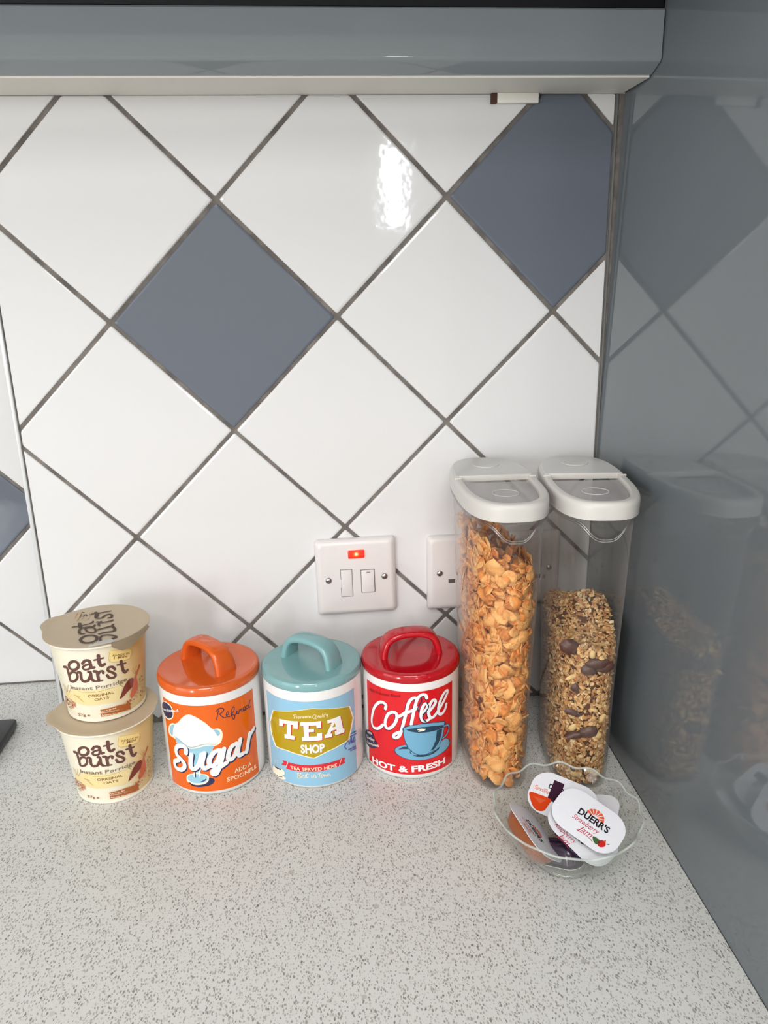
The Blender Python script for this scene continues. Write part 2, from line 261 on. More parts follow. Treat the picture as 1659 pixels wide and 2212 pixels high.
ART=json.loads(r'''{"sugar":[["fs","halo",0.0,[-31.2,75.2,-35.9,74.2,-40.9,69.7,-43.5,63.8,-42.3,59.3,-36.8,58.6,-33.4,57.9,-32.3,54.2,-28.1,54.3,-21.6,52.8,-19.8,40.6,-16.1,31.7,-15.2,26.3,-21.7,23.5,-24.6,19.6,-23.9,14.9,-18.1,13.4,-12.1,13.4,-5.6,15.3,-2.0,18.8,-1.8,22.8,-4.7,25.3,-9.4,26.4,-7.5,32.5,-1.2,41.8,3.5,49.1,5.6,54.3,9.3,55.1,12.9,58.2,14.6,64.7,13.8,69.6,10.7,72.3,6.1,72.6,0.8,78.8,-5.4,84.1,-11.9,87.7,-17.0,87.4,-22.0,83.7,-26.7,78.4]],["fs","navy",0.0,[-22.6,15.3,-19.8,11.9,-13.8,11.1,-6.6,12.1,-0.2,13.8,3.0,16.7,2.9,19.5,-0.3,21.5,-1.8,21.2,-2.2,18.4,-5.6,15.1,-12.1,13.3,-18.1,13.2]],["fs","skyb",0.0,[-33.9,73.3,-37.5,71.3,-40.9,65.4,-40.1,61.4,-36.9,61.1,-35.6,65.9,-34.3,69.9,-32.2,73.3]],["fs","skyb",0.0,[6.7,71.9,10.3,70.8,12.2,68.1,12.2,66.1,10.1,64.3,8.9,66.9,7.4,70.1]],["fs","skyb",0.0,[-33.0,59.8,-27.5,58.8,-22.9,55.3,-17.0,52.1,-8.9,53.6,-2.0,55.5,5.6,54.9,3.6,50.3,-1.4,43.0,-6.9,34.4,-9.6,28.0,-15.1,27.5,-15.8,33.4,-18.6,40.8,-22.1,48.0,-24.5,55.3,-31.7,54.7]],["fs","skyb",0.0,[-21.9,21.9,-16.9,24.4,-11.0,25.3,-4.8,24.1,-3.0,20.9,-5.4,17.3,-11.9,15.3,-17.9,15.3,-22.4,16.9,-23.4,19.1]],["fs","navy",0.0,[-4.4,20.5,-5.3,18.5,-8.9,16.9,-11.1,16.5,-7.4,18.5]],["fs","white",0.0,[-36.1,62.6,-34.5,68.7,-31.1,72.9,-25.9,78.2,-21.7,83.0,-17.1,86.6,-12.7,87.1,-8.7,85.3,-4.3,82.0,0.7,77.9,4.3,74.2,7.2,70.1,8.9,66.9,10.1,64.3,12.0,63.9,10.7,60.3,7.5,57.8,3.5,57.7,-3.1,58.1,-9.3,56.7,-15.2,54.8,-19.0,54.5,-22.7,56.5,-27.5,59.2,-30.9,60.5,-34.8,61.1]],["s","skyd",0.87,[-33.8,60.7,-27.5,58.8,-22.1,55.5,-16.1,53.6,-9.5,55.3,-2.5,57.5,7.4,56.3]],["s","white",1.17,[-14.6,31.9,-16.0,22.2]],["s","white",1.02,[-10.0,31.6,-10.1,22.8]],["s","navy",1.02,[-14.2,28.8,-14.5,22.0]],["s","navy",4.81,[-21.1,45.7,-20.6,50.5,-23.7,52.6,-29.5,51.0,-33.1,46.2,-32.3,41.0,-27.7,37.7,-24.3,33.9,-24.8,29.4,-29.2,25.7,-34.6,25.3,-37.5,27.7,-36.6,32.2,-31.2,35.4]],["s","navy",4.81,[-15.2,45.1,-17.3,35.4,-16.4,29.9,-12.3,30.8,-8.2,37.0,-5.3,45.7]],["s","navy",4.81,[-2.8,47.2,-5.8,36.3,-4.6,30.7,-1.1,32.1]],["s","navy",4.81,[11.3,48.3,7.6,47.9,3.2,43.5,0.7,37.5,2.0,33.0,5.4,33.7,9.2,39.3,12.2,46.5]],["s","navy",4.81,[15.4,48.7,13.0,40.0,9.9,31.2,6.6,24.3,3.9,23.6,2.8,26.2,5.3,29.0,10.9,30.6,16.6,33.4]],["s","navy",4.81,[27.4,49.9,22.8,48.6,19.4,42.7,18.7,37.5,21.3,35.3,25.3,38.9,28.5,45.5,30.0,49.5]],["s","navy",4.81,[32.3,52.4,29.0,42.1,29.7,36.2,34.2,36.4]],["s","navy",4.81,[43.6,52.9,40.7,44.1,38.1,35.9]],["s","navy",4.81,[42.1,48.1,45.6,51.8,50.6,54.5]],["s","white",4.37,[-22.1,46.4,-21.6,51.3,-24.8,53.3,-30.8,51.5,-34.4,46.7,-33.7,41.4,-28.8,38.3,-25.4,34.6,-25.9,30.0,-30.5,26.2,-36.1,25.7,-39.1,28.0,-38.1,32.5,-32.5,35.9]],["s","white",4.37,[-16.2,46.0,-18.3,36.1,-17.4,30.7,-13.2,31.7,-9.0,37.9,-6.2,46.7]],["s","white",4.37,[-3.6,48.2,-6.7,37.2,-5.5,31.7,-1.9,33.1]],["s","white",4.37,[10.5,49.4,6.8,49.0,2.4,44.6,-0.1,38.5,1.2,34.1,4.6,34.8,8.4,40.4,11.3,47.6]],["s","white",4.37,[14.6,49.9,12.1,41.1,9.1,32.4,5.8,25.5,3.0,24.7,1.9,27.2,4.5,30.1,10.0,31.8,15.7,34.6]],["s","white",4.37,[26.4,51.3,21.9,49.9,18.6,44.0,17.8,38.7,20.4,36.6,24.4,40.2,27.6,46.8,29.1,50.9]],["s","white",4.37,[31.3,53.8,28.0,43.5,28.7,37.6,33.1,37.9]],["s","white",4.37,[42.4,54.5,39.6,45.7,37.0,37.5]],["s","white",4.37,[40.9,49.8,44.3,53.5,49.1,56.3]],["t","cream","ADD A",22.4,20.9,-0.032,18.9,4.52,0],["t","cream","SPOONFUL",14.6,14.3,-0.023,34.7,4.37,0],["s","navy",0.66,[10.5,81.3,12.0,87.1,13.3,91.3]],["s","navy",0.66,[10.5,89.7,13.4,92.4,17.0,91.5,17.5,89.1,14.6,86.8,13.6,86.7,16.9,82.0,19.3,81.6]],["s","navy",0.66,[19.4,83.1,21.6,84.3,22.1,86.1,20.4,86.3,19.6,83.1,21.7,81.2,23.9,81.6]],["s","navy",0.66,[23.9,81.6,27.1,85.4,27.8,88.9,26.0,89.3,24.7,83.2,25.4,78.4,26.8,77.0,27.8,80.5,24.7,82.5]],["s","navy",0.66,[28.6,80.9,30.5,84.4,30.0,81.5,31.8,81.1]],["s","navy",0.66,[31.7,80.4,33.5,84.6,33.3,82.8,35.8,84.4,35.5,81.8,37.2,81.3]],["s","navy",0.66,[37.2,81.7,40.0,82.3,39.3,84.6,37.4,83.6,38.0,80.9,40.8,80.8]],["s","navy",0.66,[44.0,83.8,41.1,84.1,40.9,81.9,43.8,81.5,47.1,87.9]],["s","navy",0.66,[44.4,82.8,45.2,80.8,47.4,81.1]],["fs","halo",0.0,[-47.6,92.9,-41.5,94.7,-34.9,93.7,-32.0,89.7,-31.7,85.2,-33.3,80.8,-37.5,77.4,-42.6,76.1,-47.4,77.5,-50.8,81.3,-52.2,86.1]],["fs","navy",0.0,[-47.6,91.7,-41.7,93.7,-35.6,92.3,-33.1,88.6,-32.7,84.9,-34.2,81.3,-37.9,78.4,-42.1,77.4,-46.4,78.3,-50.0,81.7,-51.2,86.6]],["t","white","Insulated",-51.7,81.6,0.28,27.9,2.92,0]],"tea":[["f","halo",0.0,[-44.5,79.1,-30.1,83.4,-17.2,86.4,-7.0,88.6,-0.1,89.3,13.8,86.8,27.7,83.5,39.1,80.1,44.1,65.0,36.1,44.5,25.9,43.5,11.7,40.9,-1.3,35.6,-14.0,38.6,-28.9,40.8,-44.2,39.3,-51.2,49.8,-52.6,62.3]],["f","olive",0.0,[-42.8,79.3,-29.3,83.1,-16.8,86.0,-7.0,88.1,-0.2,88.7,13.3,86.4,26.8,83.3,37.5,80.3,42.1,65.7,34.7,45.6,25.0,44.4,11.3,41.7,-1.4,36.5,-13.7,39.5,-28.1,41.7,-42.5,40.6,-48.8,51.2,-50.1,63.4]],["f","redd",0.0,[-34.3,73.1,-13.6,74.7,-14.4,66.5,-18.7,66.7,-18.9,70.1,-21.1,70.1,-21.9,58.7,-18.0,58.2,-18.4,54.2,-29.0,53.7,-29.1,58.0,-26.1,58.9,-25.0,70.1,-29.1,69.8,-30.6,65.8,-34.7,65.2]],["f","redd",0.0,[-11.3,74.1,7.8,74.1,7.7,66.8,3.4,67.1,3.2,70.2,-3.9,70.4,-4.1,66.9,1.0,66.7,0.9,63.5,-4.2,63.4,-4.3,58.7,3.3,58.5,3.6,61.6,8.3,61.2,8.1,53.9,-10.9,53.9,-10.8,58.2,-8.9,58.6,-8.9,70.0,-11.4,69.9]],["f","redd",0.0,[13.7,73.6,27.5,74.1,29.8,59.8,31.9,57.7,31.3,54.4,21.0,55.4,20.8,59.8,22.8,59.9,22.5,61.2,17.5,61.3,16.3,58.9,18.0,58.0,17.6,54.6,10.4,55.3,10.6,58.8,12.4,58.9,18.3,70.0,13.9,70.1]],["f","white",0.0,[-35.5,73.4,-14.6,75.4,-15.4,67.2,-19.7,67.3,-19.9,70.8,-22.2,70.7,-22.9,59.2,-19.0,58.8,-19.4,54.9,-30.1,54.2,-30.2,58.5,-27.3,59.3,-26.1,70.6,-30.2,70.2,-31.8,66.2,-36.0,65.6]],["f","white",0.0,[-12.3,74.8,6.9,75.1,6.8,67.7,2.5,68.0,2.3,71.1,-4.8,71.2,-5.0,67.7,0.1,67.6,-0.1,64.3,-5.1,64.2,-5.2,59.5,2.4,59.4,2.7,62.5,7.3,62.2,7.1,54.8,-11.8,54.6,-11.7,58.9,-9.8,59.3,-9.8,70.7,-12.4,70.6]],["f","white",0.0,[12.8,74.6,26.4,75.3,28.7,61.1,30.7,59.0,30.1,55.7,20.0,56.5,19.8,60.9,21.7,61.1,21.4,62.3,16.5,62.3,15.3,60.0,17.0,59.1,16.6,55.7,9.5,56.3,9.7,59.8,11.4,59.9,17.3,71.1,13.0,71.1]],["f","olive",0.0,[20.2,69.8,21.0,65.6,17.4,65.8]],["t","white","SHOP",-13.6,41.7,0.018,22.7,8.6,0],["f","redl",0.0,[-34.9,28.4,-29.9,28.9,-29.1,27.8,-30.4,23.7,-36.8,22.5,-33.6,26.2]],["f","redl",0.0,[25.5,29.8,30.1,27.9,28.7,25.8,29.4,22.4,22.7,22.0,23.7,26.5]],["f","redl",0.0,[-27.8,28.5,-13.6,28.3,3.7,28.8,15.0,28.7,25.9,28.8,23.9,21.6,14.0,21.8,2.0,21.2,-14.1,21.1,-30.9,20.3]],["s","halo",0.51,[-28.1,28.1,-30.5,22.9]],["s","halo",0.51,[25.5,28.6,22.7,22.0]],["t","cream","TEA SERVED HERE",-25.6,21.8,0.007,46.0,3.64,0],["s","cream",0.58,[-17.9,18.5,-18.5,13.1]],["s","cream",0.58,[-19.0,17.5,-15.6,19.3,-15.0,17.7,-17.6,16.1,-14.8,14.9,-16.7,13.3,-18.5,13.1]],["s","cream",0.58,[-14.4,15.0,-12.5,16.8,-13.5,17.5,-14.4,14.6,-12.3,14.0]],["s","cream",0.58,[-10.7,17.7,-11.2,14.1,-12.3,14.4]],["s","cream",0.58,[-8.8,19.9,-9.8,14.6,-8.0,15.1]],["s","cream",0.58,[-10.3,17.8,-7.1,18.3]],["s","cream",0.58,[-4.4,17.9,-4.9,14.7,-3.5,15.4]],["s","cream",0.58,[-2.8,15.0,-2.3,17.8,-0.9,17.7,-1.1,14.5,-0.0,15.2]],["s","cream",0.58,[1.2,18.3,5.0,19.0]],["s","cream",0.58,[3.1,18.5,2.3,14.1]],["s","cream",0.58,[4.9,17.0,4.1,14.7,5.8,14.4,6.3,16.8,4.9,17.0]],["s","cream",0.58,[7.0,17.0,7.6,14.1,8.7,16.3,9.7,14.0,10.5,16.7]],["s","cream",0.58,[11.1,14.1,11.6,16.4,12.6,16.1,12.9,14.0,13.7,14.6]],["s","cream",0.51,[-18.3,78.0,-17.4,82.3]],["s","cream",0.51,[-18.9,81.3,-16.6,82.8,-16.0,81.4,-17.9,80.0]],["s","cream",0.51,[-15.3,80.7,-15.4,78.7]],["s","cream",0.51,[-14.3,79.2,-12.9,80.5,-13.9,81.2,-14.4,78.9,-12.6,79.0]],["s","cream",0.51,[-11.9,79.1,-11.4,81.0,-10.4,80.9,-10.5,79.2,-9.2,81.0,-9.1,79.2]],["s","cream",0.51,[-8.3,81.5,-8.4,79.6]],["s","cream",0.51,[-7.3,81.6,-7.3,79.6,-5.9,81.6,-5.9,79.7]],["s","cream",0.51,[-5.0,79.5,-4.7,81.6,-3.8,81.3,-3.9,79.6,-2.7,81.4,-2.5,79.6]],["s","cream",0.51,[1.5,82.7,-0.2,81.7,-0.3,79.0,1.3,78.9,2.5,81.5,1.5,82.7]],["s","cream",0.51,[1.4,79.7,2.6,78.0]],["s","cream",0.51,[3.5,81.3,3.4,79.0,4.8,81.2,5.1,79.2]],["s","cream",0.51,[6.5,80.9,5.6,79.9,6.4,78.8,7.2,80.8,7.3,78.8]],["s","cream",0.51,[8.6,82.4,8.0,79.0]],["s","cream",0.51,[9.6,81.0,9.4,78.8]],["s","cream",0.51,[11.1,83.1,10.3,78.8]],["s","cream",0.51,[10.0,81.4,12.0,81.3]],["s","cream",0.51,[12.2,80.9,12.6,79.1,13.8,81.3,12.5,77.0]],["fs","halo",0.0,[-50.0,14.8,-36.3,17.5,-33.1,15.5,-33.8,12.3,-36.8,10.7,-32.2,9.7,-32.8,7.6,-37.2,6.2,-47.7,5.4,-51.9,7.1]],["f","navy",0.0,[-47.8,15.9,-36.8,17.4,-38.4,15.7,-46.6,14.6]],["s","navy",0.66,[-49.7,6.3,-42.5,6.8,-36.5,8.8]],["s","halo",0.29,[-44.2,24.9,-46.0,21.9,-44.4,20.2,-45.6,17.6]],["s","halo",0.29,[-41.5,26.1,-43.2,23.3,-41.7,21.6,-42.8,19.0]],["s","stamp",1.02,[31.5,36.8,29.9,40.7,34.7,44.8,35.4,39.7,38.8,45.9,38.5,39.7]],["s","stamp",1.02,[39.6,40.7,43.3,44.3,40.6,39.3,44.9,40.2]],["s","stamp",1.02,[38.0,50.4,47.4,48.4]],["s","stamp",1.02,[36.8,47.8,47.2,45.7]],["s","stamp",1.02,[34.2,34.6,45.1,32.7]],["s","stamp",1.02,[37.0,32.0,45.6,30.4]]],"coffee":[["fs","teal",0.0,[-23.1,33.4,-20.3,36.9,-15.1,39.8,-10.7,40.9,-6.4,40.3,23.8,38.5,31.8,38.8,37.0,35.0,38.3,30.1,32.9,26.1,23.8,24.2,14.4,23.2,3.6,23.0,-6.6,24.1,-15.3,26.4,-21.2,29.6]],["fs","sky2",0.0,[-22.1,33.6,-19.5,37.0,-14.4,39.7,-10.2,40.7,-6.0,40.2,23.1,38.5,30.6,39.0,35.4,35.4,36.6,30.7,31.6,26.7,23.1,24.7,14.0,23.6,3.6,23.4,-6.2,24.5,-14.6,26.8,-20.3,30.0]],["f","teal",0.0,[-19.2,34.6,-14.4,38.1,-10.2,38.9,-8.9,36.1,-14.5,35.7]],["f","teal",0.0,[-7.9,33.8,-3.3,33.7,-1.3,29.6,11.0,28.5,20.5,32.1,23.1,33.6,22.2,30.7,15.6,27.7,5.8,26.7,-1.3,27.6,-7.2,31.4]],["f","sky2",0.0,[-6.8,33.0,-3.3,32.5,-1.3,29.2,-5.5,30.2]],["s","navy",3.71,[-32.0,75.6,-31.1,79.9,-34.4,81.7,-39.8,79.5,-46.2,71.3,-50.3,59.7,-50.7,52.0,-47.1,48.8,-40.8,51.2,-35.1,57.1]],["s","navy",3.71,[-24.5,74.3,-29.2,70.1,-32.3,61.8,-31.7,55.8,-28.0,55.4,-22.8,61.2,-19.9,68.6,-20.7,73.7,-24.5,74.3]],["s","navy",3.71,[-19.7,69.7,-15.3,72.4,-12.0,75.3]],["s","navy",3.71,[0.1,90.6,-4.5,90.8,-8.4,85.9,-10.9,75.4,-13.9,62.6,-17.3,50.5,-21.3,46.6,-23.8,47.6,-22.2,50.7,-17.8,53.6]],["s","navy",3.71,[9.0,89.6,7.6,93.2,3.8,93.7,0.1,90.3,-2.3,82.7,-4.5,72.4,-6.2,62.9]],["s","navy",3.71,[-9.7,75.4,-3.7,78.6,0.0,80.5]],["s","navy",3.71,[3.7,74.3,8.0,77.3,9.9,81.7,7.5,83.9,4.5,80.0,3.2,71.8,5.0,66.1,8.9,65.4,13.4,67.8]],["s","navy",3.71,[11.9,75.5,16.0,79.7,18.1,83.5,16.0,86.2,12.6,83.2,10.6,75.8,11.6,69.5,14.9,67.6,19.9,71.7]],["s","navy",3.71,[19.9,72.3,27.9,81.5,33.0,88.9,30.8,90.9,26.0,87.5,21.7,79.0,21.5,70.7,24.8,68.2,28.9,71.1,31.2,76.5]],["s","white",3.03,[-31.5,76.2,-30.7,80.4,-33.9,82.3,-39.3,80.1,-45.6,72.0,-49.6,60.5,-50.0,52.8,-46.5,49.6,-40.2,51.8,-34.6,57.7]],["s","white",3.03,[-24.1,74.8,-28.8,70.7,-31.9,62.4,-31.3,56.4,-27.5,56.0,-22.3,61.7,-19.5,69.1,-20.3,74.2,-24.1,74.8]],["s","white",3.03,[-19.3,70.2,-14.9,72.8,-11.6,75.7]],["s","white",3.03,[0.5,91.0,-4.1,91.2,-8.0,86.3,-10.5,75.8,-13.5,63.0,-16.9,51.0,-20.9,47.1,-23.4,48.1,-21.8,51.2,-17.4,54.1]],["s","white",3.03,[9.4,89.9,8.0,93.5,4.2,94.1,0.5,90.7,-1.9,83.1,-4.1,72.8,-5.8,63.3]],["s","white",3.03,[-9.3,75.9,-3.3,79.0,0.4,80.8]],["s","white",3.03,[4.1,74.7,8.4,77.7,10.3,82.0,7.9,84.2,4.9,80.3,3.6,72.2,5.4,66.5,9.3,65.8,13.8,68.1]],["s","white",3.03,[12.3,75.8,16.4,80.0,18.5,83.8,16.4,86.5,13.0,83.5,11.0,76.1,12.0,69.8,15.3,67.9,20.4,72.0]],["s","white",3.03,[20.4,72.5,28.4,81.7,33.5,89.1,31.3,91.1,26.5,87.7,22.2,79.3,21.9,71.0,25.3,68.4,29.5,71.3,31.7,76.7]],["fs","teal",0.0,[-13.6,59.6,-6.1,62.4,3.9,63.4,16.1,62.4,29.9,58.7,28.9,50.1,26.5,41.1,21.9,34.6,15.1,30.6,8.1,28.6,1.4,29.2,-4.3,32.1,-9.3,37.4,-12.4,45.4,-13.7,52.7]],["f","sky2",0.0,[-13.1,59.3,-5.8,62.0,4.0,62.9,15.7,62.0,29.1,58.5,28.1,50.1,25.8,41.4,21.3,35.1,14.8,31.1,8.0,29.1,1.5,29.7,-4.0,32.5,-8.8,37.7,-11.9,45.6,-13.2,52.6]],["f","teal",0.0,[-10.7,57.6,-5.8,58.9,3.9,59.8,14.9,58.7,27.2,55.7,27.2,52.9,18.9,52.8,9.6,53.2,1.1,53.8,-7.2,55.7]],["f","halo",0.0,[-0.3,58.2,3.9,58.2,8.2,57.2,7.5,56.0,6.0,55.1,3.2,55.1,0.4,55.0,2.5,56.4,0.0,57.0]],["f","teal",0.0,[26.2,52.5,24.9,45.0,21.3,37.5,16.4,32.7,12.5,31.8,15.6,36.1,18.5,42.5,19.3,49.4,19.7,52.5]],["s","sky2",0.73,[27.2,51.3,25.8,43.9,21.8,35.7,17.2,32.0]],["s","teal",2.92,[28.6,53.9,33.7,52.9,35.4,48.4,31.6,43.0,26.7,41.1]],["s","sky2",1.46,[28.6,53.9,33.7,52.9,35.4,48.4,31.6,43.0,26.7,41.1]],["s","navy",1.07,[3.7,91.4,4.3,87.7,1.8,83.3,0.4,79.3,1.7,76.0]],["s","navy",1.07,[9.4,85.3,11.0,80.5,8.4,75.8,5.4,71.9,5.9,67.6,8.3,65.3]],["t","white","HOT & FRESH",-50.4,9.2,0.042,80.3,6.41,0],["t","reddd","100% Premium Blend",-51.9,88.0,0.113,36.4,2.77,0],["fs","navy",0.0,[-63.2,38.1,-52.9,42.7,-48.0,41.1,-45.7,36.5,-42.8,34.6,-42.0,30.1,-49.9,25.0,-58.6,23.0,-63.3,25.2,-65.9,30.2]],["t","halo","100%",-58.5,37.6,0.29,9.1,2.33,0],["t","halo","Quality",-61.7,31.1,0.211,16.3,3.06,0],["t","halo","Guaranteed",-60.2,25.3,0.273,20.8,2.92,0]],"bot":[["fs","banner",0.0,[-33.2,27.9,-14.3,35.8,-4.1,35.3,26.9,33.5,29.1,31.6,25.8,28.3,22.7,18.8,7.1,19.1,-7.2,18.3,-18.4,19.7,-30.2,22.5]],["s","green",0.36,[-14.3,35.8,-10.3,33.0,2.3,32.7,18.4,34.1]],["f","sign",0.0,[18.7,71.4,20.1,72.9,38.7,67.6,38.8,65.5,36.9,57.4,18.4,61.0]],["s","gold",0.36,[19.0,71.3,18.9,61.2,36.6,57.4,38.5,66.1,20.0,72.5]],["sc","brown",2.73,[-11.2,65.7,-14.9,63.9,-17.2,60.3,-16.3,57.2,-12.8,56.6,-9.3,58.4,-7.5,61.6,-8.3,64.8]],["s","brown",2.73,[-3.8,63.6,-1.1,66.5,2.0,66.1,2.6,62.3,3.0,58.7,5.1,58.7]],["sc","brown",2.11,[1.9,62.4,-2.2,61.5,-4.2,59.3,-3.1,57.3,0.6,57.6,2.1,59.8]],["s","brown",2.99,[9.9,70.3,9.8,66.0,10.0,61.5,11.4,59.2,13.8,60.3]],["s","brown",1.76,[6.2,66.2,13.5,66.8]],["s","brown",2.81,[-23.3,57.7,-20.1,57.9,-19.8,52.2,-19.8,44.0]],["sc","brown",2.37,[-18.9,50.2,-15.6,53.6,-11.7,53.6,-10.8,49.9,-13.4,45.5,-18.1,43.2,-19.6,45.4]],["s","brown",2.73,[-9.3,54.2,-7.2,53.7,-7.7,47.3,-5.7,44.6,-1.8,45.7,0.6,49.9]],["s","brown",2.64,[-0.1,54.7,1.4,53.8,1.3,47.2,3.0,44.7]],["s","brown",2.73,[4.6,54.8,6.8,53.6,7.0,48.8,7.2,44.3]],["s","brown",1.58,[4.3,44.2,10.2,44.0]],["s","brown",2.29,[7.1,50.6,9.7,53.7,11.7,53.2,11.8,51.3]],["s","brown",2.46,[21.9,52.2,19.9,55.5,16.6,55.8,16.0,52.9,19.4,49.7,21.8,46.7,20.4,44.3,16.3,45.1,14.7,48.4]],["s","brown",2.99,[27.9,58.5,28.5,53.3,29.3,48.1,31.3,45.4,33.3,46.6]],["s","brown",1.76,[24.4,55.9,32.1,54.6]],["t","tan","Instant Porridge",-21.4,35.0,0.021,53.6,3.79,0],["t","brownm","ORIGINAL",-5.2,27.5,0.017,24.1,2.77,0],["t","brownm","OATS",0.5,23.4,0.023,13.1,2.62,0],["t","brownm","READY IN",21.0,66.0,-0.243,15.8,1.9,0],["t","brownm","1 MIN",21.7,62.8,-0.227,12.4,2.62,0],["t","brownm","57g e",-20.7,5.7,0.065,13.9,2.62,0],["fs","scoopd",0.0,[37.8,36.4,39.6,33.7,38.2,27.9,32.6,24.6,26.7,21.1,23.5,20.1,25.5,25.0,29.1,31.6,33.4,35.8]],["fs","scoopl",0.0,[42.2,36.1,44.6,30.5,44.9,23.7,41.7,18.2,36.5,16.0,34.4,18.5,37.1,25.2,39.5,32.1]],["s","scoopl",1.9,[49.0,44.0,45.7,39.6,42.7,35.0]],["s","scoopl",0.87,[43.0,40.6,42.2,36.1]],["s","wheat",0.44,[38.2,43.6,43.3,36.3]],["s","wheat",0.44,[39.3,46.2,43.9,37.5]],["s","wheat",0.44,[42.2,46.0,45.0,38.4]],["s","green",0.58,[47.0,30.5,54.4,29.8]],["s","green",0.58,[48.1,26.5,56.1,24.5]],["s","green",0.58,[46.7,24.1,52.4,22.1]],["s","green",0.58,[27.5,31.5,24.2,35.7]],["s","wheat",0.51,[-29.4,36.3,-29.8,29.4]],["s","wheat",0.51,[-24.3,38.3,-28.3,30.0]],["s","wheat",0.51,[-21.2,35.9,-26.4,29.1]],["s","wheat",0.51,[-31.7,37.0,-32.2,30.1]],["s","wheat",0.51,[-16.3,27.8,-10.9,22.7]],["s","wheat",0.51,[-19.5,28.8,-13.0,27.6]],["f","band2",0.0,[4.2,13.2,20.7,13.7,33.7,11.7,33.6,6.7,20.3,9.6,4.2,10.4]],["f","band2",0.0,[3.8,9.2,19.5,8.7,34.0,6.8,33.7,4.1,19.9,5.5,3.9,5.8]],["t","halo","Low in fat",5.3,11.0,0.015,13.7,1.46,0],["t","halo","Suitable for vegetarians",4.7,6.7,-0.103,28.1,1.46,0]],"lid":[["sc","ink",2.66,[-1.3,-22.5,3.2,-23.3,6.9,-27.0,8.0,-33.1,4.5,-37.4,-0.6,-37.6,-5.2,-33.4,-6.7,-28.9,-5.1,-24.2]],["s","ink",2.43,[-6.5,-18.2,-9.4,-18.0,-12.0,-14.3,-13.2,-8.2,-10.7,-5.1,-6.2,-3.9,-2.0,-3.1,-1.8,-0.5]],["sc","ink",1.96,[-8.3,-7.0,-5.1,-13.6,0.1,-17.1,2.6,-14.6,0.3,-8.3,-4.4,-5.1]],["s","ink",1.96,[-21.3,-2.1,-17.5,-1.4,-12.3,0.7,-7.2,3.5,-5.3,5.9,-5.4,8.3]],["s","ink",3.47,[-17.1,5.0,-14.1,-3.1]],["s","ink",1.96,[7.3,-41.0,12.5,-39.6,18.3,-36.7,22.9,-32.5,25.3,-30.7]],["sc","ink",2.2,[12.5,-24.4,17.2,-24.2,23.1,-27.3,24.8,-30.0,21.0,-32.4,17.2,-36.0,12.9,-35.4,10.7,-31.0,10.6,-26.4]],["s","ink",2.66,[7.5,-20.6,12.8,-18.0,18.3,-16.9,19.9,-14.1,18.2,-9.5,15.6,-5.6]],["s","ink",2.54,[3.9,-11.1,8.5,-8.3,14.5,-4.9,15.4,-1.5]],["s","ink",2.43,[-1.2,6.2,5.3,4.6,11.7,6.8,12.7,8.4]],["s","ink",2.08,[3.2,-2.7,1.1,1.7,2.3,6.9]],["s","ink",2.31,[7.2,14.1,9.7,15.6,9.0,20.4,5.6,23.0,2.7,20.5,1.1,15.6,-1.6,14.5,-5.3,17.5,-6.5,22.9,-4.8,25.1]],["s","ink",1.85,[-12.4,25.2,-8.3,27.1,-2.4,27.9,3.1,30.0,5.7,30.9]],["s","ink",3.24,[-8.3,29.2,-4.7,20.7]],["s","ink",1.16,[-21.8,31.4,-19.7,31.1]],["s","ink",1.16,[-18.2,20.9,-16.9,25.4,-14.8,22.2]],["s","brownm",0.92,[-20.6,18.7,-21.5,28.2]],["s","gold",0.46,[-20.9,11.5,-16.5,12.7,-11.8,12.6]],["s","gold",0.46,[-20.9,11.5,-21.9,25.1]],["s","gold",0.46,[-11.7,13.2,-12.0,33.8]],["s","brownm",0.69,[-20.8,12.1,-20.0,13.8]],["s","brownm",0.69,[-18.0,15.3,-15.9,16.8]],["s","oatp",0.92,[-25.3,19.4,-26.6,32.1]]]}''')
PC={k:mat('print_'+k,c,.16 if k not in('ink','brownm','gold','oatp') else .55,.5 if k!='ink' else .2) for k,c in dict(
 orange=(226,98,14),halo=(248,238,215),navy=(36,38,78),skyb=(150,196,214),skyd=(160,178,196),white=(240,240,240),cream=(250,226,190),
 blue=(142,190,216),olive=(178,150,18),redd=(190,40,40),redl=(214,38,52),stamp=(72,92,160),red=(214,26,34),teal=(30,62,86),sky2=(112,168,198),
 reddd=(140,16,28),banner=(232,212,156),green=(158,164,92),sign=(240,214,140),gold=(206,166,90),brown=(98,62,54),tan=(128,108,88),brownm=(140,96,52),
 scoopd=(120,44,28),scoopl=(196,92,56),wheat=(206,170,104),band=(180,98,34),band2=(172,92,38),ink=(84,68,60),black=(34,34,40),oatp=(216,160,126),oatd=(120,66,48),
 dberry=(62,34,52),rorange=(222,96,60),crimson=(196,44,66),straw=(206,40,40),leaf=(70,104,60),fruit=(222,72,30),paleg=(196,180,140)).items()}
# ---------------------------------------------------------------- materials
M_white=mat('white_glazed_tile',(220,219,219),.05,.5,bump=(70,.5,.00018))
M_gtile=mat('grey_glazed_tile',(100,106,117),.06,.5,bump=(70,.5,.00018))
M_grout=vary(mat('grey_grout',(126,120,114),.9,.2,bump=(400,.4,.001)),(98,92,88),60)
M_paint=mat('painted_wall',(232,230,225),.8,.2)
M_gloss=mat('grey_gloss_lacquer',(108,114,118),.05,.5)
M_cabw=mat('white_melamine',(232,229,220),.5,.3)
M_dark=mat('dark_gap',(16,17,22),.5,.3)
M_chrome=mat('trim_metal',(228,230,232),.3,.5,.6)
M_sock=mat('white_socket_plastic',(222,216,214),.3,.5)
M_screw=mat('screw_metal',(190,188,184),.25,.5,1)
M_hole=mat('socket_hole',(96,88,84),.6,.3)
M_brownw=mat('raw_chipboard',(84,56,48),.8,.2)
M_cer=mat('white_glazed_ceramic',(232,230,228),.12,.5)
